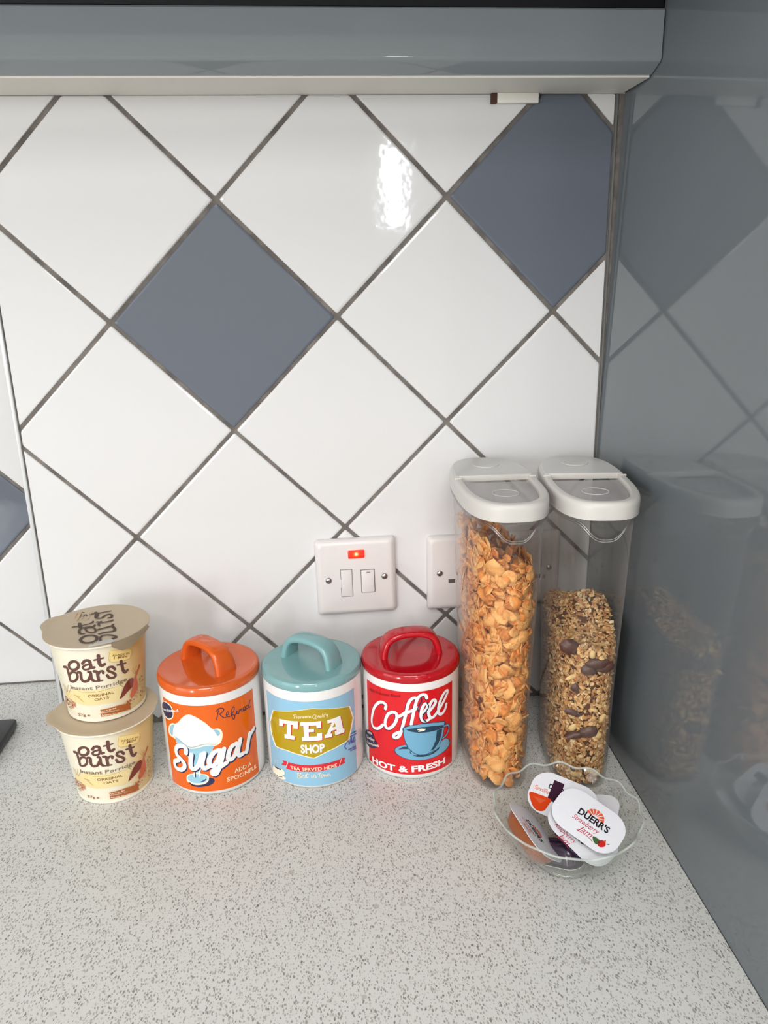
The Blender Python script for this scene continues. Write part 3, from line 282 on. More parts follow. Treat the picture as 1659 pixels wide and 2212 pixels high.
M_org=mat('orange_glaze',(212,94,36),.1,.5); M_aqua=mat('duck_egg_glaze',(126,168,170),.1,.5); M_redg=mat('red_glaze',(180,16,30),.1,.5)
M_lidw=mat('white_lid_plastic',(206,202,196),.35,.4)
M_floor=vary(mat('floor_tiles',(150,140,128),.5,.3),(130,122,112),6)
M_plas=clear('clear_container_plastic',(.985,.98,.965),(.90,.89,.88),1.5,.03,haze=.02,hedge=.36,hcol=(.80,.76,.72))
M_ridge=clear('clear_plastic_ridge',(.93,.93,.93),(.80,.80,.80),1.75,.22)
M_glass=clear('bowl_glass',(.97,.975,.965),(.80,.85,.81),1.55,.02,blend=.35,haze=.03,hedge=.22,hcol=(.74,.76,.72))

# translucent lid parts
def trans(name,col,amount,rough=.3):
    m=D.materials.new(name); m.use_nodes=True; nt=m.node_tree; b=nt.nodes['Principled BSDF']; b.inputs['Base Color'].default_value=lin(col); b.inputs['Roughness'].default_value=rough
    t=nt.nodes.new('ShaderNodeBsdfTransparent'); mx=nt.nodes.new('ShaderNodeMixShader'); mx.inputs[0].default_value=amount
    out=nt.nodes['Material Output']; nt.links.new(t.outputs[0],mx.inputs[1]); nt.links.new(b.outputs[0],mx.inputs[2]); nt.links.new(mx.outputs[0],out.inputs[0]); return m
M_glrim=trans('bowl_glass_rim',(206,214,208),.46,.06)
M_flap=trans('frosted_lid_plastic',(222,220,216),.80); M_win=trans('frosted_pour_flap',(196,192,192),.48)
# speckled quartz worktop
def quartz():
    m=mat('speckled_quartz',(205,203,196),.32,.45); nt=m.node_tree; b=nt.nodes['Principled BSDF']; L=nt.links.new
    tc=nt.nodes.new('ShaderNodeTexCoord')
    nz=nt.nodes.new('ShaderNodeTexNoise'); nz.inputs['Scale'].default_value=160; nz.inputs['Detail'].default_value=1
    ad=nt.nodes.new('ShaderNodeVectorMath'); ad.operation='MULTIPLY_ADD'; ad.inputs[1].default_value=(.0022,.0022,.0022); L(nz.outputs['Color'],ad.inputs[0]); L(tc.outputs['Object'],ad.inputs[2])
    cur=None
    def spk(scale,thr,pick,col,strength,prev,stretch=None):
        vec=ad.outputs[0]
        if stretch:
            mp=nt.nodes.new('ShaderNodeMapping'); mp.inputs['Rotation'].default_value=(0,0,stretch[0]); mp.inputs['Scale'].default_value=(1,stretch[1],1); L(vec,mp.inputs[0]); vec=mp.outputs[0]
        v=nt.nodes.new('ShaderNodeTexVoronoi'); v.voronoi_dimensions='2D'; v.inputs['Scale'].default_value=scale; L(vec,v.inputs['Vector'])
        sep=nt.nodes.new('ShaderNodeSeparateColor'); L(v.outputs['Color'],sep.inputs[0])
        # speck radius differs per cell; only some cells carry one
        th=nt.nodes.new('ShaderNodeMath'); th.operation='MULTIPLY'; L(sep.outputs[0],th.inputs[0]); th.inputs[1].default_value=thr
        ls=nt.nodes.new('ShaderNodeMapRange'); ls.interpolation_type='SMOOTHSTEP'
        sub=nt.nodes.new('ShaderNodeMath'); sub.operation='SUBTRACT'; L(th.outputs[0],sub.inputs[0]); L(v.outputs['Distance'],sub.inputs[1])
        L(sub.outputs[0],ls.inputs[0]); ls.inputs[1].default_value=-.02; ls.inputs[2].default_value=.06
        pk=nt.nodes.new('ShaderNodeMath'); pk.operation='LESS_THAN'; L(sep.outputs[1],pk.inputs[0]); pk.inputs[1].default_value=pick
        al=nt.nodes.new('ShaderNodeMath'); al.operation='MULTIPLY'; L(ls.outputs[0],al.inputs[0]); L(pk.outputs[0],al.inputs[1])
        a2=nt.nodes.new('ShaderNodeMath'); a2.operation='MULTIPLY'; L(al.outputs[0],a2.inputs[0])
        r2=nt.nodes.new('ShaderNodeMapRange'); L(sep.outputs[2],r2.inputs[0]); r2.inputs[3].default_value=strength*.45; r2.inputs[4].default_value=strength; L(r2.outputs[0],a2.inputs[1])
        mx=nt.nodes.new('ShaderNodeMix'); mx.data_type='RGBA'; L(a2.outputs[0],mx.inputs['Factor'])
        if prev is None: mx.inputs['A'].default_value=lin((214,214,210))
        else: L(prev,mx.inputs['A'])
        mx.inputs['B'].default_value=lin(col); return mx.outputs['Result']
    c=spk(430,.42,.5,(184,180,174),.8,None)
    c=spk(660,.50,.5,(146,142,134),.9,c,(.7,.6))
    c=spk(560,.42,.42,(128,124,116),.95,c,(-.6,.5))
    c=spk(420,.32,.16,(104,100,96),.95,c,(.2,.75))
    c=spk(90,.26,.10,(176,170,160),.8,c)
    L(c,b.inputs['Base Color']); return m
M_top=quartz()
# ---------------------------------------------------------------- room shell
def struct(o): o['kind']='structure'; return o
struct(boxo('floor',-2.0,1.6,-3.2,.3,-.1,0,M_floor))
struct(boxo('ceiling',-2.0,1.6,-3.2,.3,2.4,2.5,M_paint))
struct(boxo('wall_right',1.6,1.7,-3.3,.3,0,2.4,M_paint))
# left wall with a window opening
bm=bmesh.new()
box(bm,-2.1,-2.0,-3.3,-2.2,0,2.4); box(bm,-2.1,-2.0,-.9,.3,0,2.4); box(bm,-2.1,-2.0,-2.2,-.9,0,1.04); box(bm,-2.1,-2.0,-2.2,-.9,2.2,2.4)
struct(from_bm('wall_left',bm,None,[M_paint]))
wf=mat('white_upvc',(232,232,230),.3)
M_pane=clear('window_glass',(.97,.98,.98),(.85,.9,.9))
bm=bmesh.new()
for a in (-2.2,-1.58,-.96): box(bm,-2.07,-2.01,a,a+.06,1.04,2.2)
for z in (1.04,2.14): box(bm,-2.07,-2.01,-2.2,-.9,z,z+.06)
wo=struct(from_bm('window_1',bm,None,[wf])); boxo('pane',-2.045,-2.04,-2.14,-.96,1.1,2.14,M_pane,wo)
bm=bmesh.new()
box(bm,-2.0,-1.95,-3.3,-3.2,0,2.4); box(bm,-1.57,.45,-3.3,-3.2,0,2.4); box(bm,-1.95,-1.57,-3.3,-3.2,0,.7); box(bm,-1.95,-1.57,-3.3,-3.2,2.0,2.4); box(bm,.585,1.6,-3.3,-3.2,0,2.4); box(bm,.45,.585,-3.3,-3.2,0,1.59); box(bm,.45,.585,-3.3,-3.2,1.99,2.4)
struct(from_bm('wall_front',bm,None,[M_paint]))
bm=bmesh.new(); box(bm,.45,.462,-3.26,-3.21,1.59,1.99); box(bm,.573,.585,-3.26,-3.21,1.59,1.99); box(bm,.462,.573,-3.26,-3.21,1.59,1.602); box(bm,.462,.573,-3.26,-3.21,1.978,1.99)
w2=struct(from_bm('window_2',bm,None,[wf])); boxo('pane',.462,.573,-3.24,-3.235,1.602,1.978,M_pane,w2)
bm=bmesh.new(); box(bm,-1.95,-1.915,-3.26,-3.21,.7,2.0); box(bm,-1.605,-1.57,-3.26,-3.21,.7,2.0); box(bm,-1.915,-1.605,-3.26,-3.21,.7,.735); box(bm,-1.915,-1.605,-3.26,-3.21,1.965,2.0)
w3=struct(from_bm('added_window',bm,None,[wf])); boxo('pane',-1.915,-1.605,-3.24,-3.235,.735,1.965,M_pane,w3)  # unseen window and its opening, added to carry the front fill light
# ---------------------------------------------------------------- tiled walls
XL=-.2075
def clip(poly,nx,nz,d):      # keep nx*x+nz*z<=d
    out=[]
    for i in range(len(poly)):
        a=poly[i];b=poly[(i+1)%len(poly)]; da=nx*a[0]+nz*a[1]-d; db=nx*b[0]+nz*b[1]-d
        if da<=0: out.append(a)
        if da*db<0: t=da/(da-db); out.append((a[0]+(b[0]-a[0])*t,a[1]+(b[1]-a[1])*t))
    return out
def inset(poly,d):
    # offset convex polygon inwards
    n=len(poly); ar=sum(poly[i][0]*poly[(i+1)%n][1]-poly[(i+1)%n][0]*poly[i][1] for i in range(n)); s=1 if ar>0 else -1
    P=poly
    for i in range(n):
        a=poly[i];b=poly[(i+1)%n]; ex,ez=b[0]-a[0],b[1]-a[1]; l=math.hypot(ex,ez)
        if l<1e-6: continue
        nx,nz=ez/l*s,-ex/l*s   # outward
        P=clip(P,nx,nz,nx*a[0]+nz*a[1]-d)
        if len(P)<3: return P
    return P
def clean(P,tol=4e-4):
    out=[]
    for p in P:
        if not out or math.hypot(p[0]-out[-1][0],p[1]-out[-1][1])>tol: out.append(p)
    if len(out)>1 and math.hypot(out[0][0]-out[-1][0],out[0][1]-out[-1][1])<tol: out.pop()
    return out
def round_cut(P,r):
    """round only the given polygon's corners a little"""
    out=[];n=len(P)
    for i in range(n):
        a,b,c=P[i-1],P[i],P[(i+1)%n]
        for q in (a,c):
            l=math.hypot(q[0]-b[0],q[1]-b[1]); t=min(r,l*.35)/l
            out.append((b[0]+(q[0]-b[0])*t,b[1]+(q[1]-b[1])*t))
    return out
def tile(poly,y,m,parent,jit):
    P=clean(round_cut(poly,.0012))
    a=inset(P,.0007); b=inset(P,.0022)
    if len(a)!=len(P) or len(b)!=len(P):
        a=[((p[0]-cx)*.99+cx,(p[1]-cz)*.99+cz) for cx,cz in [(sum(q[0] for q in P)/len(P),sum(q[1] for q in P)/len(P))] for p in P]
        b=[((p[0]-cx)*.97+cx,(p[1]-cz)*.97+cz) for cx,cz in [(sum(q[0] for q in P)/len(P),sum(q[1] for q in P)/len(P))] for p in P]
    n=len(P)
    rings=[[(p[0],y+.007,p[1]) for p in P],[(p[0],y+.0014,p[1]) for p in P],[(p[0],y+.0004+jit,p[1]) for p in a],[(p[0],y+jit,p[1]) for p in b]]
    v,f=loft(rings)
    return fin('tile',(v,f),parent,[m],sharp=7)
def tiles(parent,y,rect,ox,cz,S,grey,gr,rng):
    """diagonal lattice; lines x+z=ox+k*S and z-x=cz+m*S"""
    x0,x1,z0,z1=rect
    for i in range(-9,9):
        for j in range(-9,9):
            c=[(i,j),(i+1,j),(i+1,j+1),(i,j+1)]
            P=[]
            for a,b in c:
                s=ox+a*S; d=cz+b*S; P.append(((s-d)/2,(s+d)/2))
            P=inset(P,gr+rng.uniform(-.0002,.0002))
            for nx,nz,dd in ((1,0,x1),(-1,0,-x0),(0,1,z1),(0,-1,-z0)): P=clip(P,nx,nz,dd)
            P=clean(P)
            if len(P)<3: continue
            w_=max(p[0] for p in P)-min(p[0] for p in P); h_=max(p[1] for p in P)-min(p[1] for p in P)
            if w_<.006 or h_<.006: continue
            tile(P,y,M_gtile if (i,j) in grey else M_white,parent,rng.uniform(-.0002,.0003))
S=.2157
rng=random.Random(3)
# the main stretch of wall (stands 113 mm proud of the recess on the left)
bm=bmesh.new(); box(bm,XL,.395,.0016,.3,ZW-.02,2.4)
wb=struct(from_bm('wall_back',bm,None,[M_grout]))
tiles(wb,0,(XL+.0012,.3745,ZW+.0045,ZO+.0868),ZO,ZO,S,{(-1,-1),(1,-2)},.0019,rng)
boxo('plaster',XL,.395,.001,.0017,ZO+.0868,2.4,M_paint,wb)
bm=bmesh.new(); box(bm,-2.0,XL+.02,.1146,.3,ZW-.02,2.4)
wr=struct(from_bm('wall_recess',bm,None,[M_grout]))
tiles(wr,.113,(-.95,XL-.0015,ZW+.002,ZO+.26),-.552+ZO,-.0836+ZO,S,{(-1,0),(-3,2),(-4,-1)},.0019,rng)
# the panel's side of the corner and lower wall, below and beside what is seen
struct(boxo('wall_lower',-2.0,1.6,.2,.3,0,ZW-.02,M_paint)); struct(boxo('wall_corner',.395,1.6,.0016,.3,ZW-.02,2.4,M_paint))
struct(boxo('trim_1',XL-.0038,XL,-.0012,.114,ZW,2.2,M_chrome,bev=.0008))
struct(boxo('trim_2',.3757,.3775,-.0004,.002,ZW,ZO+.0868,mat('grey_sealant',(110,110,108),.5)))
# ---------------------------------------------------------------- worktop and cabinets
def wx(y): return .3705+.027*y
v=[];yy=[.1135,.0,-.72,-.745,-.75]
bm=bmesh.new()
pts=[(-1.6,.1135),(XL-.001,.1135),(XL-.001,.003),(wx(.003),.003),(wx(-.74),-.74),(wx(-.74),-.75),(-1.6,-.75)]
top=[bm.verts.new((x,y,ZW)) for x,y in pts]; bot=[bm.verts.new((x,y,ZW-.03)) for x,y in pts]
bm.faces.new(top); bm.faces.new(bot[::-1])
for i in range(len(pts)): bm.faces.new([top[i],top[(i+1)%len(pts)],bot[(i+1)%len(pts)],bot[i]][::-1])
wt=from_bm('worktop',bm,None,[M_top]); tag(wt,'pale grey speckled stone worktop under the jars','worktop')
# base cabinet below
bc=thing('base_cabinet','grey gloss base cabinet under the speckled worktop','cabinet',(0,0,0))
boxo('carcass',-1.58,.33,-.70,.1,.1,ZW-.0305,M_cabw,bc); boxo('plinth',-1.58,.33,-.66,.0,0,.1,M_gloss,bc)
for k in range(4): boxo('door',-1.575+k*.476,-1.575+k*.476+.472,-.722,-.7005,.11,ZW-.036,M_gloss,bc,bev=.002)
# tall glossy end panel on the right: follows the worktop edge, leans out a touch towards the top
def px(y,z): return wx(y)+.0006+.0205*max(0,z-ZW)
bm=bmesh.new()
c=[(y,z) for z in (0,ZW,1.6,2.2) for y in (0.001,-.78)]
A=[bm.verts.new((px(y,z),y,z)) for y,z in c]; B=[bm.verts.new((px(y,z)+.018,y,z)) for y,z in c]
for i in range(3):
    a=2*i; bm.faces.new([A[a],A[a+1],A[a+3],A[a+2]]); bm.faces.new([B[a],B[a+2],B[a+3],B[a+1]])
    bm.faces.new([A[a],A[a+2],B[a+2],B[a]]); bm.faces.new([A[a+1],B[a+1],B[a+3],A[a+3]])
bm.faces.new([A[0],B[0],B[1],A[1]]); bm.faces.new([A[6],A[7],B[7],B[6]])
pn=from_bm('end_panel',bm,None,[M_gloss]); tag(pn,'tall dark grey high gloss cabinet panel closing the right side','panel')
# shallow wall unit: white underside, grey gloss rail with a crowned slanted lower face, black front above
zu=ZO+.0866
wc=thing('wall_cabinet','wall cabinet with white underside strip, grey gloss rail and black base above','cabinet',(0,0,0))
XR=px(-.075,zu)-.0008
boxo('carcass',-1.2,XR-.0004,-.0600,-.0005,zu,2.1,M_cabw,wc)
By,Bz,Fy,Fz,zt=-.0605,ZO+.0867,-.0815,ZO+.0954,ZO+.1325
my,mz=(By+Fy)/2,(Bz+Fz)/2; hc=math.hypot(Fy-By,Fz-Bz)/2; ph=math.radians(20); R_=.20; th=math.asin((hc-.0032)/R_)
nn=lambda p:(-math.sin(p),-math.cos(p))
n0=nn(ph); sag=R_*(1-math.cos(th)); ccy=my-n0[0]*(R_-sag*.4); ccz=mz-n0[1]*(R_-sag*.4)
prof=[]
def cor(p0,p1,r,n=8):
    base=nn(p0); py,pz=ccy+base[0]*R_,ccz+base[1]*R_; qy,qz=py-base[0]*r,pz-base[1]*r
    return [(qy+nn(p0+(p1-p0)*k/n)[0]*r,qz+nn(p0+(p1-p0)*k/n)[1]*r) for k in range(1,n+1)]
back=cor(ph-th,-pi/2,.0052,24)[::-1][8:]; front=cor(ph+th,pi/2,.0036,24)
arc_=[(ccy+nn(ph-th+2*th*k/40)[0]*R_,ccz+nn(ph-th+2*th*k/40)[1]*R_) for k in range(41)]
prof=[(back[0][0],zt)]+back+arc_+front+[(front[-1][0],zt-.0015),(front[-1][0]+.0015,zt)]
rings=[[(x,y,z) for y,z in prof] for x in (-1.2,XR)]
fin('gloss_rail',loft(rings),wc,[mat('grey_lacquer_lit',(140,147,151),.05,.5)],sharp=25)  # panel's grey lacquer, made paler to paint in the light it catches
boxo('black_backing',-1.2,XR-.0004,front[-1][0]+.002,-.0603,zt+.0006,ZO+.172,M_dark,wc)
boxo('black_base',-1.2,px(-.32,ZO+.2)-.001,-.32,-.0610,ZO+.1722,2.1,M_dark,wc,bev=.0008)
boxo('hanging_batten',.2615,.300,-.006,-.0006,zu-.0085,zu-.0001,M_cabw,wc,bev=.0006); boxo('batten_end',.2560,.2612,-.005,-.0008,zu-.0085,zu-.0002,M_brownw,wc)
# dark kitchen appliance whose corner pokes in at the left edge
bm=bmesh.new(); box(bm,-.52,-.2630,-.075,.012,ZW+.001,ZW+.0125,.004,2)
ap=from_bm('kitchen_appliance',bm,None,[mat('black_plastic',(26,28,32),.35)],sharp=40); tag(ap,'black plastic appliance corner poking in at the left edge','appliance')
# ---------------------------------------------------------------- socket plates
def plate_geo(w_,h_,d=.0092,r=.004):
    def rr(w2,h2,rad,y):
        out=[]
        for cx,cz,a0 in ((w2-rad,h2-rad,0),(-(w2-rad),h2-rad,pi/2),(-(w2-rad),-(h2-rad),pi),(w2-rad,-(h2-rad),3*pi/2)):
            for i in range(5): a=a0+pi/2*i/4; out.append((cx+rad*math.cos(a),y,cz+rad*math.sin(a)))
        return out
    w2,h2=w_/2,h_/2
    return loft([rr(w2,h2,r,0),rr(w2,h2,r,-d*.45),rr(w2-.0006,h2-.0006,r,-d*.62),rr(w2-.0035,h2-.0035,r,-d*.93),rr(w2-.006,h2-.006,r,-d),])
def screw(parent,x,z):
    s=fin('screw',lathe([(.0,0),(.0034,0),(.0034,.0004),(.0028,.0013),(.0012,.0018),(0,.0019)],20),parent,[M_screw],40)
    s.rotation_euler=(pi/2,0,0); s.location=(x,-.0090,z)
    a=boxo('screw_slot',-.0026,.0026,-.0005,.0005,.0014,.0021,M_hole,s)
sp=thing('switch_plate','square white fused switch plate with glowing red neon above the tea jar','switch',(.1172,-.0002,ZO-.3775),0)
sp.rotation_euler=(0,math.radians(-.6),0)
fin('faceplate',plate_geo(.0852,.0848),sp,[M_sock],30)
nm=D.materials.new('red_neon'); nm.use_nodes=True; nt=nm.node_tree; nb=nt.nodes['Principled BSDF']
tc=nt.nodes.new('ShaderNodeTexCoord'); gr=nt.nodes.new('ShaderNodeTexGradient'); gr.gradient_type='QUADRATIC_SPHERE'; mp=nt.nodes.new('ShaderNodeMapping'); mp.inputs['Scale'].default_value=(230,1,250)
mp.inputs['Location'].default_value=(0,0,-.1)
cr=nt.nodes.new('ShaderNodeValToRGB'); cr.color_ramp.elements[0].color=lin((226,48,30)); cr.color_ramp.elements[1].color=lin((255,244,190)); cr.color_ramp.elements[1].position=.55
e_=cr.color_ramp.elements.new(.22); e_.color=lin((255,120,24))
nt.links.new(tc.outputs['Object'],mp.inputs[0]); nt.links.new(mp.outputs[0],gr.inputs[0]); nt.links.new(gr.outputs['Fac'],cr.inputs[0]); nt.links.new(cr.outputs[0],nb.inputs['Emission Color']); nb.inputs['Emission Strength'].default_value=1.1
nb.inputs['Base Color'].default_value=lin((180,30,20)); nb.inputs['Roughness'].default_value=.15
boxo('neon_lamp',-.0088,.0088,-.0112,-.0088,-.0046,.0046,nm,sp,bev=.0012,loc=(.0008,0,.0268))
bm=bmesh.new(); box(bm,-.0164,-.0048,-.0100,-.0086,-.0205,.0095,.0005); box(bm,-.0178,-.0164,-.0096,-.0086,-.0105,-.001,.0003)
fc=from_bm('fuse_carrier',bm,sp,[M_sock],sharp=40)
M_line=mat('moulded_gap',(128,122,120),.6)
boxo('gap',-.0170,-.0042,-.00935,-.0088,-.0211,.0101,M_line,fc)
bm=bmesh.new(); box(bm,.0052,.0190,-.0118,-.0086,-.0168,.0080,.0012)
for v_ in bm.verts:
    if v_.co.y<-.0105: v_.co.y+= .0016*(v_.co.z+.0168)/.0248
rk=from_bm('rocker_switch',bm,sp,[M_sock],sharp=40)
boxo('gap',.0045,.0197,-.00935,-.0088,-.0175,.0087,M_line,rk)
print_mesh('on_print',[('t','ink','ON',.0,.0,0,4.4,1.6,.02)],lambda u,v_,o:(.0100+u/1000,-.0112-o,.0050+v_/1000),PC,rk,None)
screw(sp,-.0297,-.0015); screw(sp,.0300,-.0005)
ds=thing('double_socket','white plug socket half hidden behind the cornflakes container','socket',(.2670,-.0002,ZO-.3792))
fin('faceplate',plate_geo(.146,.0838),ds,[M_sock],30)
for cxx in (-.036,.036):
    for a in ((-.0022,.0022,.004,.012),):
        boxo('earth_slot',cxx+a[0],cxx+a[1],-.0095,-.0088,a[2],a[3],M_hole,ds)
    boxo('pin_slot',cxx-.0145,cxx-.0075,-.0095,-.0088,-.0105,-.0062,M_hole,ds); boxo('pin_slot',cxx+.0075,cxx+.0145,-.0095,-.0088,-.0105,-.0062,M_hole,ds)
    r_=boxo('rocker_switch',cxx-.006+(.016 if cxx<0 else -.016),cxx+.006+(.016 if cxx<0 else -.016),-.0115,-.0088,.018,.036,M_sock,ds,bev=.001)
screw(ds,-.0600,.0010); screw(ds,.0600,.0010)
# ---------------------------------------------------------------- storage jars
RJ=.0480
def jar_map(u,v_,o): th=u/48.3; r=.0482+o; return (r*math.sin(th),-r*math.cos(th),v_/1000)
def jar(label,cx,cy,glaze,panel,elems,hrot,zs=1.0,handle_w=.0100):
    t=thing('storage_jar',label,'jar',(cx,cy,ZW),0,'row of three ceramic storage jars')
    pr=[(0,0),(.0425,0),(.0445,.0006),(.0462,.0022),(.0474,.0048),(.0479,.009),(RJ,.014),(RJ,.1035),(.0477,.1055),(.0470,.1066),(.0440,.1068)]
    bdy=fin('body',lathe(pr,96),t,[M_cer],30)
    lp=[(0,.1060),(.0472,.1056),(.0483,.1061),(.0488,.1076),(.0489,.1102),(.0484,.1124),(.0474,.1139),(.0458,.1146),(.043,.1147),(.02,.1142),(0,.1141)]
    lid=fin('lid',lathe(lp,96),t,[glaze],30); t.scale=(1,1,zs)
    base=[(-.0285,.1130),(-.0278,.1190),(-.0262,.1255),(-.0232,.1312),(-.0180,.1350),(-.0095,.1370),(0,.1375),(.0095,.1370),(.0180,.1350),(.0232,.1312),(.0262,.1255),(.0278,.1190),(.0285,.1130)]
    P=catmull([(x*.965,0,z-.0012) for x,z in base],False,.0018)
    wfun=lambda s: handle_w*(1+.10*math.cos(2*pi*s))+.0008*(abs(2*s-1)**8)
    v,f=tube(P,0,20,False,(wfun,.0038,(0,1,0)))
    ca,sa=math.cos(hrot),math.sin(hrot)
    v=[(x*ca-y*sa,x*sa+y*ca,z) for x,y,z in v]
    h=fin('handle',(v,f),lid,[glaze],60)
    print_mesh('printed_label',[('f',panel[0],[(panel[1],panel[3]),(panel[2],panel[3]),(panel[2],panel[4]),(panel[1],panel[4])])]+elems,jar_map,PC,bdy)
    return t
jar('white storage jar with orange handled lid and sugar print',-.0331,-.0901,M_org,('orange',-47.5,52.2,6.6,97.2),unpack(ART['sugar']),math.radians(-46),1.013)
jar('white storage jar with duck egg blue lid and tea shop print',.0662,-.0925,M_aqua,('blue',-54.5,46.0,5.4,96.2),unpack(ART['tea']),math.radians(-38))
jar('white storage jar with red lid and coffee cup print',.1638,-.0905,M_redg,('red',-57.5,41.2,7.6,97.8),unpack(ART['coffee']),math.radians(4))
# ---------------------------------------------------------------- porridge pots
CR0,CR1,CH=.0355,.0435,.0815
def pot_map(u,v_,o): th=u/40; r=CR0+(CR1-CR0)*v_/81.5+.0001+o; return (r*math.sin(th),-r*math.cos(th),v_/1000)
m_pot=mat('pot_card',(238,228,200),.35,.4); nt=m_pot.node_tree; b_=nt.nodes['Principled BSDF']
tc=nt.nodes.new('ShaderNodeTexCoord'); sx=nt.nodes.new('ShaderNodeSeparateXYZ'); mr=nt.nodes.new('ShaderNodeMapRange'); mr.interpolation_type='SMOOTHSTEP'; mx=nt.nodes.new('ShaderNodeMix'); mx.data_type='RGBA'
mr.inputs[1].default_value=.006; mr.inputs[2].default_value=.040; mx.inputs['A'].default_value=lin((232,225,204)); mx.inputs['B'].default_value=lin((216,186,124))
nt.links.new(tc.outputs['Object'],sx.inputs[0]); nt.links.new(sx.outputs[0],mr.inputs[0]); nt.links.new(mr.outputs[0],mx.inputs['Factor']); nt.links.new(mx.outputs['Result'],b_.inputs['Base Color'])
m_rim=mat('pot_rim',(240,232,214),.4); m_film=mat('paper_lid',(190,172,146),.42,.4,bump=(60,.25,.002)); m_filmw=mat('paper_lid_inside',(246,244,238),.4)
pot_art=unpack(ART['bot'])
rg=random.Random(11); flakes=[]
def flake_el(x,y,s,col):
    a=rg.uniform(0,pi); P=[(x+s*(math.cos(k*pi/3+a)*(1 if k%2 else .6)),y+s*math.sin(k*pi/3+a)*.7) for k in range(6)]; return ('f',col,P)
for col,n in (('oatp',46),('paleg',22),('scoopl',22),('oatd',12)):
    for _ in range(n):
        q=rg.random(); x=24+q*36+rg.uniform(-3,3); y=9+max(0,1-abs(x-50)/26)*rg.uniform(0,26); flakes.append(flake_el(x,y,rg.uniform(.7,1.3),col))
    for _ in range(n):
        x=-31+rg.uniform(-9,10); y=18+rg.uniform(-8,6)*(1-abs(x+31)/16); flakes.append(flake_el(x,y,rg.uniform(.7,1.3),col))
pot_print=[('f','halo',[(-75,1.5),(75,1.5),(75,4),(-75,4)])] if False else []
pot_print+=[('f','band',[(-124,72.6),(124,72.6),(124,78.2),(-124,78.2)])]
for x0 in (-84,-34,16,66): pot_print.append(('t','sign','Just add boiling water',x0,73.7,0,38,2.9,.02)); pot_print.append(('f','sign',[(x0+42,75),(x0+43.2,75),(x0+43.2,76.2),(x0+42,76.2)]))
cut=[i for i,e in enumerate(pot_art) if e[1] in('scoopd',)][0]
pot_print+=pot_art[:cut]+flakes+pot_art[cut:]
def pot(label,cx,cy,z,tabdir,rz,lift):
    t=thing('porridge_pot',label,'pot',(cx,cy,z),0,'porridge pots stacked in twos')
    pr=[(0,.0012),(CR0-.003,.0012),(CR0-.0022,0),(CR0-.0006,0),(CR0,.001),(CR0+.0002,.003),(CR1,CH-.0035),(CR1+.0006,CH-.0035)]
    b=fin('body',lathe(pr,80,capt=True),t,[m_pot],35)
    fin('base_band',lathe([(CR0+.0003,.0004),(CR0+.00042,.0035),(CR0+.0002,.0036),(CR0,.0005)],80,capb=False,capt=False),b,[m_rim],60)
    print_mesh('pot_print',pot_print,pot_map,PC,b)
    rim=[(CR1+.0028+.0011*math.cos(2*pi*k/10),CH-.0018+.0012*math.sin(2*pi*k/10)) for k in range(10)]
    rings=[[(r*math.cos(2*pi*i/80),r*math.sin(2*pi*i/80),zz) for i in range(80)] for r,zz in rim]
    v,f=loft(rings+[rings[0]],False,False); fin('rim',(v,f),t,[m_rim],80)
    # paper lid with a pull tab and a slightly wavy edge
    def edge(a):
        da=(a-tabdir+pi)%(2*pi)-pi
        r=CR1+.0042+.0052*math.exp(-(da/.30)**4)+.0003*math.sin(5*a+1)
        zz=CH-.0002+.0009*math.sin(3*a+.5)*0+.0028*lift*math.exp(-(da/.4)**2)
        return r,zz
    rings=[]
    for q,dz in ((.0,-.0004),(.30,-.0004),(.55,-.0003),(.75,-.0002),(.88,.0),(.94,.0003),(1.0,0)):
        ring=[]
        for i in range(80):
            a=2*pi*i/80; r,zz=edge(a); rr=max(1e-4,r*q) if q<1 else r
            ring.append((rr*math.cos(a),rr*math.sin(a),(CH-.0002+dz) if q<.9 else zz+dz))
        rings.append(ring)
    v,f=loft(rings,True,False)
    bmv=[(x,y,zz+.0001) for x,y,zz in v]; v2=[(x,y,zz-.0003) for x,y,zz in v]
    o=len(v); f2=[tuple(reversed([i+o for i in q])) for q in f]; n=80; m=len(v)-n
    sk=[(m+k,m+(k+1)%n,m+(k+1)%n+o,m+k+o) for k in range(n)]
    lid=fin('paper_lid',(bmv+v2,f+f2+sk),t,[m_film],60)
    return t,lid
pot('lower cream instant porridge pot standing on the worktop',-.1317,-.1002,ZW,math.radians(196),0,.6)
pt,pl=pot('upper cream instant porridge pot with a torn brown lid, stacked on top',-.1320,-.0905,ZW+CH+.0006,math.radians(168),0,.5)
print_mesh('lid_print',unpack(ART['lid']),lambda u,v_,o:(u/1000,v_/1000,CH+.0001+o),PC,pl,None,base=2.5e-4)
# torn strip: white layer showing, and a flap of lid bent down over the side
def on_rim(a,r,z): return (r*math.sin(a),-r*math.cos(a),z)
bm=bmesh.new()
A=[on_rim(a,CR1+.0050,CH+.0009+dz) for a,dz in ((.10,0),(.25,.0002),(.45,.0004),(.58,.0004))]
B=[on_rim(a,CR1-dr,CH+.0014) for a,dr in ((.12,-.003),(.26,.0015),(.42,.004),(.56,.003))]
va=[bm.verts.new(p) for p in A]; vb=[bm.verts.new(p) for p in B]
for i in range(3): bm.faces.new([va[i],va[i+1],vb[i+1],vb[i]])
bmesh.ops.solidify(bm,geom=bm.faces[:],thickness=.0003)
from_bm('torn_edge',bm,pl,[m_filmw])
bm=bmesh.new(); rows=[]
aa=[.50,.58,.68,.80,.94,1.10,1.26,1.42]; dep=[.002,.0050,.0085,.0078,.0060,.0040,.0022,.0008]
